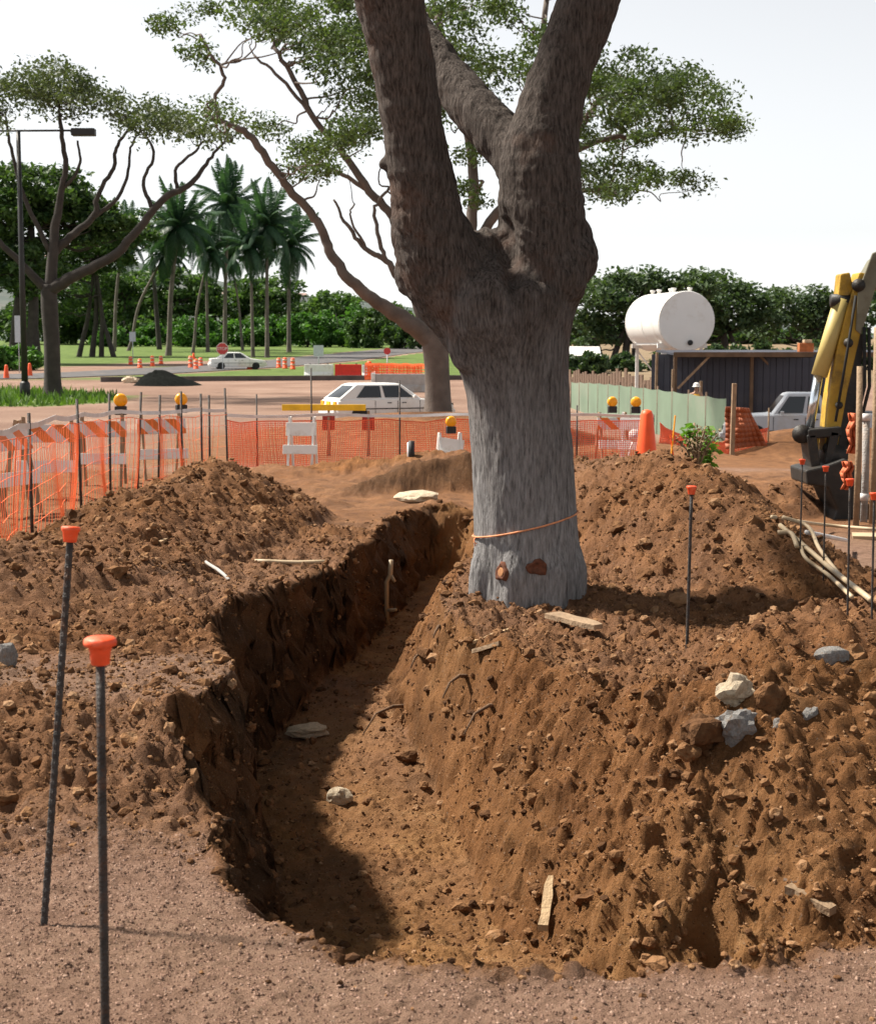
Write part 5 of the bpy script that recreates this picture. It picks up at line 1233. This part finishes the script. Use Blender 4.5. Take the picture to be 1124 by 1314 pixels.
def car(label, loc, rz, paint, L=4.1, Wd=1.64, belt=.88, roof=1.36, kind='hatch', lights=True, lightbar=False, group=None):
    """front towards +x"""
    root = thing('parked_car', label, 'car' if kind != 'pickup' else 'pickup', loc, rz, group); h = L / 2; w = Wd / 2
    if kind == 'hatch': top = [(-h, .62), (-h + .06, .80), (-h + .3, belt), (-.2, belt + .02), (h * .42, belt), (h * .6, belt - .05), (h * .92, belt - .16), (h, .62)]
    elif kind == 'pickup': top = [(-h, .62), (-h + .03, belt + .02), (-h + .1, belt + .05), (-.2, belt + .03), (h * .34, belt + .02), (h * .5, belt), (h * .95, belt - .06), (h, .6)]
    else: top = [(-h, .62), (-h + .06, belt), (-h + .4, belt + .03), (-.2, belt + .02), (h * .42, belt), (h * .6, belt - .05), (h * .92, belt - .16), (h, .62)]
    secs = []
    for i, (x, z) in enumerate(top):
        k = .90 if i in (0, len(top) - 1) else .97 if i in (1, len(top) - 2) else 1.0; b0 = .30 if i in (0, len(top) - 1) else .20
        ww = w * k; hp = [(ww * .94, b0), (ww, b0 + .16), (ww * 1.01, min(z - .06, .62)), (ww * .985, z - .04), (ww * .93, z), (ww * .4, z + .015)]
        secs.append([Vector((x, y, zz)) for y, zz in hp] + [Vector((x, -y, zz)) for y, zz in reversed(hp)])
    loft('body', secs, paint, root)
    # cabin
    if kind == 'hatch': xb0, xr0, xr1, xb1 = -h + .12, -h + .82, h * .10, h * .46
    elif kind == 'pickup': xb0, xr0, xr1, xb1 = -h * .22, -h * .16, h * .24, h * .44
    else: xb0, xr0, xr1, xb1 = -h + .25, -h + .55, h * .08, h * .46
    if kind == 'sedan': xb0, xr0 = -h * .78, -h * .42
    zb = belt - .02
    def ring(f):
        x0 = xb0 + (xr0 - xb0) * f; x1 = xb1 + (xr1 - xb1) * f; yy = w * (.95 - .17 * f); z = zb + (roof - zb) * f; return x0, x1, yy, z
    secs = []
    for f, sh in ((0, 0), (.5, 0), (.86, 0), (.96, .03), (1.0, .11)):
        x0, x1, yy, z = ring(f); x0 += sh; x1 -= sh; yy -= sh
        secs.append([Vector((x0, -yy, z)), Vector((x0 + .05, -yy - .0, z)), Vector((x1 - .08, -yy, z)), Vector((x1, -yy * .8, z)), Vector((x1, yy * .8, z)), Vector((x1 - .08, yy, z)), Vector((x0 + .05, yy, z)), Vector((x0, yy, z))])
    loft('cabin', secs, paint, root)
    def side(f, u, sy):
        x0, x1, yy, z = ring(f); return Vector((x0 + .05 + (x1 - .08 - x0 - .05) * u, sy * (yy + .002), z))
    if kind == 'pickup': wins = [(.06, .34), (.42, .93)]
    else: wins = [(.17, .50), (.55, .93)]
    for sy in (-1, 1):
        for a, b in wins:
            q = [side(.10, a, sy), side(.10, b, sy), side(.84, b, sy), side(.84, a, sy)]
            if sy < 0: MB().slab(*q, .008).build('side_window', M['glass'], root)
            else: MB().slab(*reversed(q), .008).build('side_window', M['glass'], root)
    def endg(f, v, front):
        x0, x1, yy, z = ring(f); return Vector(((x1 + .004) if front else (x0 - .004), v * yy * .76, z))
    MB().slab(endg(.1, -1, 1), endg(.1, 1, 1), endg(.86, 1, 1), endg(.86, -1, 1), .008).build('windscreen', M['glass'], root)
    MB().slab(endg(.1, 1, 0), endg(.1, -1, 0), endg(.84, -1, 0), endg(.84, 1, 0), .008).build('rear_window', M['glass'], root)
    for x in (-h * .62, h * .62):
        for y in (-w + .06, w - .06): wheel(root, x, y, .30 if kind != 'pickup' else .36)
    for y in (-1, 1):
        MB().box((-h + .015, y * w * .70, .70), (.05, w * .32, .15)).build('tail_light', M['amber' if lights == 'yellow' else 'redlamp'], root, bevel=.01)
        MB().box((h - .02, y * w * .68, .62), (.06, w * .36, .13)).build('headlight', M['glass'], root, bevel=.01)
        MB().box((h * .30, y * (w + .06), belt + .06), (.10, .14, .10)).build('wing_mirror', paint, root, bevel=.02)
        for xx in (-.25, h * .13): MB().box((xx, y * (w * 1.0 + .004), belt - .14), (.14, .02, .03)).build('door_handle', M['black'], root)
        for xx in (-h * .36, h * .02, h * .40): MB().box((xx, y * (w * 1.009), belt - .32), (.012, .012, .5)).build('door_gap', M['black'], root)
        MB().box((-.02, y * (w * 1.008), .53), (L * .86, .012, .035)).build('trim_strip', M['black'], root)
    if lights == 'yellow': MB().box((-h + .0, 0, .70), (.03, .34, .14)).build('number_plate', M['yellow'], root)
    MB().box((-h - .02, 0, .42), (.14, Wd * .9, .16)).build('bumper', M['black'] if kind == 'pickup' else paint, root, bevel=.03); MB().box((h + .01, 0, .40), (.14, Wd * .9, .16)).build('bumper', paint, root, bevel=.03)
    if lightbar: MB().box((-.2, 0, roof + .05), (.25, 1.1, .10)).build('light_bar', M['glass'], root, bevel=.02)
    if kind == 'pickup':
        MB().box((-h * .62, 0, belt - .16), (L * .36, Wd * .86, .46)).build('load_bed', M['black'], root)
    return root
p = Vector((at(497, 545, 53).x, 53., 0)); p.z = HM(p.x, p.y) ; car('white hatchback parked behind the red orange net', p, R(24), M['whitecar'], 4.2, 1.66, .86, 1.36, 'hatch', 'yellow')
p = hit(305, 474); car('white car parked far off in front of the palms', p, R(14), M['whitecar'], 4.6, 1.7, .9, 1.42, 'sedan', True)
p = Vector((at(1030, 560, 47.5).x, 47.5, 0)); p.z = HM(p.x, p.y) + .06; car('silver white pickup truck parked before the dark shed', p, R(180 - 6), M['bluegreycar'], 4.9, 1.7, 1.02, 1.66, 'pickup', True)

# ------------------------------------------------------------------ water tank on its stand
c0 = at(881, 412, 70); c1 = Vector((c0.x - .95, 74.4, c0.z + .0)); ax = (c1 - c0); L = ax.length; rad = 38 * pxm(70); base = Vector((c0.x, 71, HM(c0.x, 71)))
root = thing('water_tank', 'big white cylindrical tank raised on a white steel stand', 'tank', base); q = ax.to_track_quat('Z', 'Y').to_matrix()
MB().lathe([(rad * .02, -.07), (rad * .6, -.05), (rad * .99, 0), (rad, .03), (rad, L), (rad * .6, L + .06), (rad * .02, L + .08)], c0 - base, 40, q).build('shell', M['tankwhite'], root, True).modifiers.new('es', 'EDGE_SPLIT').split_angle = R(35)
for f in (.02, .5, .98): MB().lathe([(rad * 1.0, -.03), (rad * 1.012, -.025), (rad * 1.012, .025), (rad * 1.0, .03)], c0 + ax * f - base, 40, q).build('hoop', M['tankwhite'], root, True)
for f, px_ in ((.15, .35), (.25, -.2), (.45, 0), (.7, -.15), (.92, -.1)):
    cc = c0 + ax * f - base + Vector((px_, 0, rad * .95)); MB().lathe([(.09, -.1), (.09, .16), (.12, .17), (.12, .24), (.02, .25)], cc, 10).build('fitting', M['tankwhite'], root, True)
MB().lathe([(.02, -.02), (.12, -.02), (.12, .02), (.02, .02)], c0 - base + Vector((.15, -.1, -rad * .72)), 14, Matrix.Rotation(R(90), 3, 'X')).build('outlet', M['black'], root, True)
zt = c0.z - rad * .82 - base.z
for f in (.12, .88):
    for sx in (-.85, .85):
        cc = c0 + ax * f - base; a = Vector((cc.x + sx, cc.y, zt + .1)); MB().bar((a.x, a.y, -.1), a, .14).build('leg', M['tankwhite'], root)
    cc = c0 + ax * f - base; MB().bar((cc.x - 1.1, cc.y, zt), (cc.x + 1.1, cc.y, zt), .2).build('cross_beam', M['tankwhite'], root); MB().bar((cc.x - .85, cc.y, zt - .2), (cc.x + .85, cc.y, .6), .06).build('brace', M['tankwhite'], root)
for sx in (-.85, .85):
    a = c0 + ax * .12 - base; b_ = c0 + ax * .88 - base; MB().bar((a.x + sx, a.y, zt + .12), (b_.x + sx, b_.y, zt + .12), .16).build('rail', M['tankwhite'], root)
# ------------------------------------------------------------------ shed, fences on the right
def panel_wall(root, a, b, z0, z1, n, mat, name, gap=.02, t=.05, jit=0.0, ribs=False):
    a, b = Vector(a), Vector(b); d = b - a; L = d.length; ang = math.atan2(d.y, d.x)
    for i in range(n):
        c = a.lerp(b, (i + .5) / n); hz_ = z1 + rng.normal() * jit
        o = MB().box((0, 0, 0), (L / n - gap, t, hz_ - z0)).build(name, mat, root); o.location = (c.x, c.y + (.03 if i % 2 else 0), (z0 + hz_) / 2); o.rotation_euler = (0, 0, ang)
g = -1.5; a = at(836, 500, 66); b_ = at(1062, 500, 63); base = Vector((a.x, a.y, HM(a.x, a.y))); root = thing('shed', 'long dark corrugated shed with brown roof beam', 'shed', base)
MB().bar((0, .12, 1.3), (b_.x - a.x, b_.y - a.y + .12, 1.3), .05, 2.9).build('back_wall', M['darkmetal'], root)
panel_wall(root, (0, 0, 0), (b_.x - a.x, b_.y - a.y, 0), -.2, at(840, 459, 66).z - base.z, 28, M['darkmetal'], 'wall_panel', .012, .05)
zt = at(900, 456, 60).z - base.z
x0 = at(884, 456, 60).x - base.x; x1 = b_.x - base.x + 3
MB().slab((x0, -2.0, zt), (x1, -3.0, zt), (x1, 2.2, zt + .12), (x0, 3.2, zt + .12), .09).build('roof', M['darkmetal'], root); MB().bar((x0, -2.02, zt + .02), (x1, -3.02, zt + .02), .08, .2).build('roof_beam', M['rustbeam'], root)
for xx in (x0 + .1, x0 + 3.2): MB().bar((xx, -1.85, -.2), (xx, -1.85, zt), .13).build('post', M['rustbeam'], root)
MB().bar((x0 + .2, -1.95, zt - 1.35), (x0 + 1.45, -2.0, zt - .05), .09).build('brace', M['wood'], root); MB().bar((x0 + 4.6, -1.95, zt - 1.1), (x0 + 3.5, -2.0, zt - .05), .09).build('brace', M['rustbeam'], root)
o = thing('crate', 'orange and tan crate standing on the shed roof', 'crate', (at(1033, 450, 61).x, 61, at(1033, 453, 61).z + .05)); MB().box((0, 0, .16), (.55, .4, .34)).build('box', plain('rust_orange_crate', (.36, .12, .04), .8, .3, 6), o, bevel=.02); MB().box((.06, 0, .4), (.3, .35, .12)).build('lid', M['pvc'], o, bevel=.02)
# green screen fence
a, b_ = at(733, 500, 74), at(932, 500, 47); base = Vector((b_.x, b_.y, HM(b_.x, b_.y))); root = thing('screen_fence', 'pale green screen fence in front of the tank and shed', 'fence', base)
n = 12
M['excshade'] = plain('machine_yellow_shade', (.17, .165, .12), .6, .15, 4, dirt=(.10, .075, .04))  # olive-grey stands for the machine yellow seen in shade
for i in range(n):
    p0, p1 = a.lerp(b_, i / n), a.lerp(b_, (i + 1) / n); f0, f1 = i / n, (i + 1) / n
    zt0 = EYE - (40 + 21 * f0 * f0 + 0 * f0) * pxm(p0.y); zt1 = EYE - (40 + 21 * f1 * f1) * pxm(p1.y); zb0, zb1 = HM(p0.x, p0.y) - .05, HM(p1.x, p1.y) - .05
    m = MB(); bow = .05 * (1 if i % 2 else -1); K = 5; vs = []
    for k in range(K + 1):
        f = k / K; q = p0.lerp(p1, f); off = .06 * math.sin(f * math.pi) * (-1) + .03 * math.sin(f * 9 + i)
        vs += [Vector((q.x, q.y + off, zb0 + (zb1 - zb0) * f)) - base, Vector((q.x, q.y + off, zt0 + (zt1 - zt0) * f - .04 * math.sin(f * math.pi))) - base]
    for k in range(K): m.slab(vs[2 * k], vs[2 * k + 2], vs[2 * k + 3], vs[2 * k + 1], .006)
    m.build('screen_panel', M['greenscreen'], root); MB().tube([Vector((p0.x, p0.y + .12, zb0 - .2)) - base, Vector((p0.x, p0.y + .12, zt0 + .12)) - base], .035, 6).build('post', M['darkwood'], root, True)
# rough wood paling
a, b_ = at(722, 490, 98), at(838, 490, 75); base = Vector((b_.x, b_.y, HM(b_.x, b_.y))); root = thing('paling_fence', 'dark rough wooden paling fence under the tank', 'fence', base)
panel_wall(root, a - base, b_ - base, -.3, at(800, 484, 72).z - base.z, 34, M['darkwood'], 'paling', .12, .06, .14)
# loose stakes
for i, (px_, t, d, l) in enumerate([(862, 474, 55, 'weathered timber stake before the shed wall by the tank'), (940, 492, 33.6, 'weathered timber stake standing in the orange tarpaulin'), (841, 452, 60, 'pale timber stake at the corner of the dark shed'), (898, 489, 57, 'timber stake behind the green screen by the worker')]):
    p = Vector((at(px_, 500, d).x, d, 0)); p.z = HM(p.x, d); o = MB().bar(p - Vector((0, 0, .3)), Vector((p.x + .03, d, at(px_, t, d).z)), .11, .09).build('timber_stake', M['wood'], None, bevel=.008); tag(o, l, 'stake')
# orange-brown tarpaulin
d = 34; A, B_, C, D_ = at(931, 522, d), at(962, 524, d), at(984, 572, d + .3), at(931, 576, d); base = Vector((A.x, d, HM(A.x, d))); m = MB(); K = 8; grid = [[None] * (K + 1) for _ in range(K + 1)]
for i in range(K + 1):
    for j in range(K + 1):
        u, v = i / K, j / K; p = A.lerp(B_, u).lerp(D_.lerp(C, u), v); p.y += .09 * math.sin(u * 7 + v * 3) + .05 * math.sin(v * 9); grid[i][j] = p - base
for i in range(K):
    for j in range(K): m.quad(grid[i][j], grid[i][j + 1], grid[i + 1][j + 1], grid[i + 1][j])
o = m.build('tarpaulin', plain('rust_orange_tarp', (.30, .085, .035), .7, .25, 3, .2), None, True); o.location = base; md = o.modifiers.new('t', 'SOLIDIFY'); md.thickness = .012; tag(o, 'rust orange tarpaulin hung beside the silver white pickup', 'tarpaulin')
# white roof far left of tank
p = hit(742, 478, 40, 300); root = thing('small_hut', 'small pale roofed hut beyond the paling fence', 'hut', p); MB().box((0, 0, .6), (2.6, 2, 1.4)).build('wall', M['concrete'], root); MB().prism([(-1.3, 1.3), (1.3, 1.3), (0, 2.0)], 'x', -1.6, 1.6).build('roof', M['white'], root)
# ------------------------------------------------------------------ worker
p = Vector((at(893, 500, 56).x, 56., 0)); p.z = HM(p.x, p.y); hd = at(893, 492, 56).z - p.z; sc = hd / 1.82
root = thing('person', 'worker in white hard hat and yellow orange vest behind the green screen', 'person', p)
def skin(name, vs, es, rs, mat, par):
    me = bpy.data.meshes.new(name); me.from_pydata(vs, es, []); o = link(bpy.data.objects.new(name, me)); sk = o.modifiers.new('k', 'SKIN')
    me.skin_vertices.new() if not me.skin_vertices else None
    for v_, r_ in zip(me.skin_vertices[0].data, rs): v_.radius = (r_[0], r_[1]) if hasattr(r_, '__len__') else (r_, r_)
    me.skin_vertices[0].data[0].use_root = True; sb = o.modifiers.new('b', 'SUBSURF'); sb.levels = 1; sb.render_levels = 2
    dg = bpy.context.evaluated_depsgraph_get(); dg.update(); m2 = bpy.data.meshes.new_from_object(o.evaluated_get(dg)); bpy.data.objects.remove(o)
    m2.materials.clear(); m2.materials.append(mat); o = link(bpy.data.objects.new(name, m2)); o.parent = par; o.scale = (sc, sc, sc); return o
bv = [(0, 0, .95), (0, 0, 1.15), (0, 0, 1.38), (0, 0, 1.52), (0, -.02, 1.60), (0, -.03, 1.70), (.10, 0, .90), (.11, -.02, .50), (.11, .02, .08), (.12, -.14, .04), (-.10, 0, .90), (-.11, .02, .50), (-.12, .04, .08), (-.13, -.12, .04),
      (.19, 0, 1.43), (.25, .02, 1.15), (.22, -.16, .98), (.20, -.24, .95), (-.19, 0, 1.43), (-.26, 0, 1.15), (-.24, -.14, .95), (-.22, -.21, .90)]
be = [(0, 1), (1, 2), (2, 3), (3, 4), (4, 5), (0, 6), (6, 7), (7, 8), (8, 9), (0, 10), (10, 11), (11, 12), (12, 13), (2, 14), (14, 15), (15, 16), (16, 17), (2, 18), (18, 19), (19, 20), (20, 21)]
br = [.15, .14, (.17, .13), .06, .075, .09, .09, .065, .045, .04, .09, .065, .045, .04, .065, .05, .035, .035, .065, .05, .035, .035]
skin('body', bv, be, br, M['skin'], root)
skin('vest', [(0, 0, 1.02), (0, 0, 1.2), (0, 0, 1.40), (.12, 0, 1.44), (-.12, 0, 1.44)], [(0, 1), (1, 2), (2, 3), (2, 4)], [(.19, .16), (.185, .155), (.19, .15), .085, .085], M['vest'], root)
skin('trousers', [(0, 0, .97), (.10, 0, .88), (.11, -.02, .5), (.11, .02, .12), (-.10, 0, .88), (-.11, .02, .5), (-.12, .04, .12)], [(0, 1), (1, 2), (2, 3), (0, 4), (4, 5), (5, 6)], [.165, .105, .08, .065, .105, .08, .065], M['jeans'], root)
o = MB().lathe([(.155, 0), (.15, .015), (.115, .03), (.112, .07), (.095, .12), (.05, .15), (.005, .155)], (0, -.03, 1.70), 18).build('hard_hat', M['white'], root, True); o.scale = (sc, sc, sc)

# ------------------------------------------------------------------ excavator
d = 16.6; P = lambda px_, py_, dd=0.0: at(px_, py_, d + dd)
base = Vector((10.2, 18.7, HM(10.2, 18.7))); ex = thing('excavator', 'yellow excavator with its black bucket resting in the dirt', 'excavator', base)
def plate(name, pts, y0, y1, mat, bevel=.015):
    """side outline in x,z extruded in depth"""
    return MB().prism([(p_.x - base.x, p_.z - base.z) for p_ in pts], 'y', y0 - base.y, y1 - base.y).build(name, mat, ex, bevel=bevel)
st = plate('stick', [P(1052, 592), P(1066, 596), P(1083, 500), P(1099, 430), P(1112, 378), P(1108, 352), P(1098, 350), P(1090, 372), P(1082, 396), P(1069, 450), P(1058, 520)], 16.46, 16.76, M['excyel'])
plate('stick_shade_plate', [P(1113, 326), P(1123, 322), P(1121, 358), P(1099, 430), P(1092, 424), P(1095, 375)], 16.43, 16.457, M['excshade'])  # plate coloured as the shaded side of the arm
plate('stick_bracket', [P(1075, 352), P(1087, 350), P(1092, 372), P(1082, 386), P(1072, 380)], 16.50, 16.72, M['excyel'])
cy1 = MB().tube([P(1081, 384) - base + Vector((-.02, -.05, 0)), P(1054, 482) - base + Vector((-.04, -.05, 0))], .085, 14).build('bucket_cylinder', M['excpale'], ex, True)
MB().tube([P(1053, 482) - base + Vector((-.04, -.05, 0)), P(1042, 548) - base + Vector((-.04, -.05, 0))], .048, 12).build('rod', M['chrome'], cy1, True); MB().tube([P(1076, 386) - base + Vector((-.1, -.06, 0)), P(1086, 386) - base + Vector((.06, -.06, 0))], .07, 10).build('pin_boss', M['excdark'], cy1, True)
for a_, b2, w_ in (((1030, 556), (1072, 552), .10), ((1034, 556), (1040, 598), .10), ((1064, 552), (1056, 596), .10)):
    MB().bar(P(*a_) - base + Vector((0, -.06, 0)), P(*b2) - base + Vector((0, -.06, 0)), .36, w_).build('linkage', M['excdark'], ex, bevel=.015)
MB().tube([P(1028, 557, -.2) - base, P(1028, 557, .25) - base], .10, 12).build('link_pin', M['excdark'], ex, True); MB().tube([P(1073, 585, -.25) - base, P(1073, 585, .3) - base], .12, 12).build('link_pin', M['excdark'], ex, True)
MB().bar(P(1047, 560, -.1) - base, P(1041, 600, -.1) - base, .10, .05).build('link_arm', M['excyel'], ex)
bk = plate('bucket', [P(1022, 600), P(1048, 594), P(1072, 585), P(1092, 600), P(1096, 640), P(1088, 672), P(1066, 684), P(1050, 676), P(1062, 650), P(1050, 622), P(1024, 618)], 16.2, 16.95, M['excdark'], .02)
for k in range(5):
    yy = 16.24 + k * .16; a_ = P(1052, 676); MB().bar(Vector((a_.x, yy, a_.z)) - base, Vector((a_.x - .16, yy, a_.z - .12)) - base, .06, .05).build('tooth', M['excdark'], bk)
MB().bar(P(1096, 428, .0) - base + Vector((0, 0, 0)), P(1072, 575) - base + Vector((.06, 0, 0)), .26, .14).build('hose_guard', M['excdark'], ex)
for k in range(2):
    a_ = P(1100, 420) - base + Vector((.02 + .05 * k, -.18, 0)); e_ = P(1082, 570) - base + Vector((.02 + .05 * k, -.18, 0)); MB().tube([a_, a_.lerp(e_, .5) + Vector((.07, -.03, 0)), e_], .018, 6).build('hose', M['rubber'], ex, True)
for px_, py_, r_ in ((1062, 575, .06), (1088, 440, .05), (1101, 366, .07), (1076, 520, .04)):
    MB().tube([P(px_, py_, -.19) - base, P(px_, py_, -.13) - base], r_, 12).build('pin_boss', M['excdark'], ex, True)
MB().tube([P(1092, 380) - base + Vector((0, -.17, 0)), P(1078, 450) - base + Vector((.02, -.2, 0)), P(1066, 540) - base + Vector((0, -.18, 0))], .014, 6).build('hose', M['rubber'], ex, True)
# boom and upper works: outside the frame to the right
plate('boom', [P(1112, 360), P(1128, 332), Vector((5.6, 0, 3.6)), Vector((7.4, 0, 4.5)), Vector((8.1, 0, 4.3)), Vector((9.5, 0, 1.3)), Vector((9.0, 0, 1.1)), Vector((7.4, 0, 3.6)), Vector((5.8, 0, 3.0)), P(1132, 372)], 16.78, 17.1, M['excshade'])
MB().bar(Vector((8.7, 16.94, .9)) - base, Vector((7.6, 16.94, 3.2)) - base, .16).build('boom_cylinder', M['excpale'], ex)
gz0 = 0.0
up_ = MB().box((.3, -1.5, 1.45), (3.0, 2.5, 1.0)).build('housing', M['excyel'], ex, bevel=.06); MB().box((1.5, -1.5, 1.5), (.5, 2.4, 1.1)).build('counterweight', M['excdark'], ex, bevel=.06)
cb = MB().box((-.7, -2.2, 2.3), (1.3, .95, 1.5)).build('cab', M['excyel'], ex, bevel=.05); MB().box((-1.355, -2.2, 2.4), (.02, .8, 1.1)).build('window', M['glass'], cb); MB().box((-.7, -2.685, 2.45), (1.05, .02, .85)).build('window', M['glass'], cb)
MB().lathe([(.9, .75), (.9, .95)], (0, -1.5, 0), 20).build('slew_ring', M['excdark'], ex)
for yy in (-2.6, -.4):
    MB().prism([(-1.8, .12), (-1.6, .0), (1.6, .0), (1.8, .12), (1.9, .4), (1.7, .7), (-1.7, .7), (-1.9, .4)], 'y', yy - .25, yy + .25).build('track', M['rubber'], ex, bevel=.04)
# posts and orange cloth beside the excavator
for i, (px_, t, f, d2, w_, mt, l) in enumerate([(1098, 470, 655, 15.4, .05, 'wood', 'slim bamboo coloured pole beside the excavator bucket'), (1119, 420, 648, 15.6, .055, 'wood', 'tall bamboo coloured pole right of the excavator bucket'), (1108, 536, 640, 15.8, .06, 'stone', 'grey pipe post with pale ends right of the excavator bucket')]):
    p = Vector((at(px_, f, d2).x, d2, 0)); p.z = HM(p.x, d2); root = thing('pole', l, 'pole', p); tz = at(px_, t, d2).z - p.z
    MB().tube([(0, 0, -.2), (.01, 0, tz * .5), (0, 0, tz)], w_ * .62, 9).build('shaft', M[mt], root, True)
    if mt == 'stone':
        for z_ in (tz, .25): MB().tube([(0, 0, z_ - .03), (0, 0, z_ + .04)], w_ * .8, 9).build('collar', M['tape'], root, True)
for (A, h, l) in ((at(1088, 530, 15.6), .40, 'upper orange rag tied to the bamboo pole'), (at(1080, 592, 15.6), .28, 'lower orange rag hanging beside the bucket')):
    m = MB(); K = 5; g_ = [[A + Vector((.10 * (u / K) + .02 * math.sin(v * 2), .03 * math.sin(u * 1.7 + v), -h * v / K)) for v in range(K + 1)] for u in range(K + 1)]
    for u in range(K):
        for v in range(K): m.quad(g_[u][v], g_[u][v + 1], g_[u + 1][v + 1], g_[u + 1][v])
    o = m.build('orange_rag', M['orangecloth'], None, True); md = o.modifiers.new('t', 'SOLIDIFY'); md.thickness = .01; tag(o, l, 'cloth')

# ------------------------------------------------------------------ plants by the right heap
def leafy(label, px_, py_, d, h, n, mat, leaf, wide, cat='plant', twigmat='darkbark'):
    p = Vector((at(px_, py_, d).x, d, 0)); p.z = HM(p.x, d); root = thing('weed', label, cat, p); m = MB(); cl = []
    for i in range(9):
        a = rng.random() * 6.28; t = Vector((math.cos(a) * wide * rng.random(), math.sin(a) * wide * rng.random(), h * (.55 + .45 * rng.random()))); m.tube([(0, 0, -.05), t * .5 + Vector((0, 0, h * .1)), t], [.012, .009, .005], 5)
        for f in (.45, .75, 1.0): cl.append((t.x * f, t.y * f, t.z * f, wide * .35, wide * .35, h * .14, n))
    m.build('stem', M[twigmat], root, True); leaf_cloud(cl, leaf, .6, 'foliage', mat, root)
leafy('bright green leafy weed behind the right spoil heap', 906, 590, 23.5, .75, 9, M['leafplant'], .075, .3)
leafy('dry brown weed on top of the right spoil heap', 893, 622, 13.2, .30, 16, plain('dry_leaf', (.20, .14, .07), .9, .4, 9), .018, .22, 'plant', 'wood')
# ------------------------------------------------------------------ houses on the hillside
for i, (px_, py_, wpx, l) in enumerate([(182, 360, 12, 'pale house high on the hillside beside the leaning palm'), (237, 402, 8, 'tiny white house low on the hillside left of the palms'), (288, 378, 10, 'pale house on the hillside behind the tallest palm'), (386, 380, 14, 'pinkish roofed house on the hillside right of the palms'), (338, 386, 9, 'small pale house on the hillside behind the palm row'), (60, 330, 14, 'white house on the hillside behind the lamp post')]):
    d = 640; p = at(px_, py_, d); s = pxm(d); root = thing('house', l, 'house', p - Vector((0, 0, 4 * s)), 0, 'houses on the hillside'); w_ = wpx * s
    MB().box((0, 0, 1 * s), (w_, w_ * .6, 8 * s)).build('wall', M['wallwhite'], root); MB().prism([(-w_ * .4, 5 * s), (w_ * .4, 5 * s), (0, 5 * s + w_ * .2)], 'x', -w_ * .55, w_ * .55).build('roof', M['roof'], root)
    for k in (-.25, .25): MB().box((k * w_, -w_ * .3 - .03, 1.5 * s), (w_ * .18, .1, 2.5 * s)).build('window', M['glass'], root)
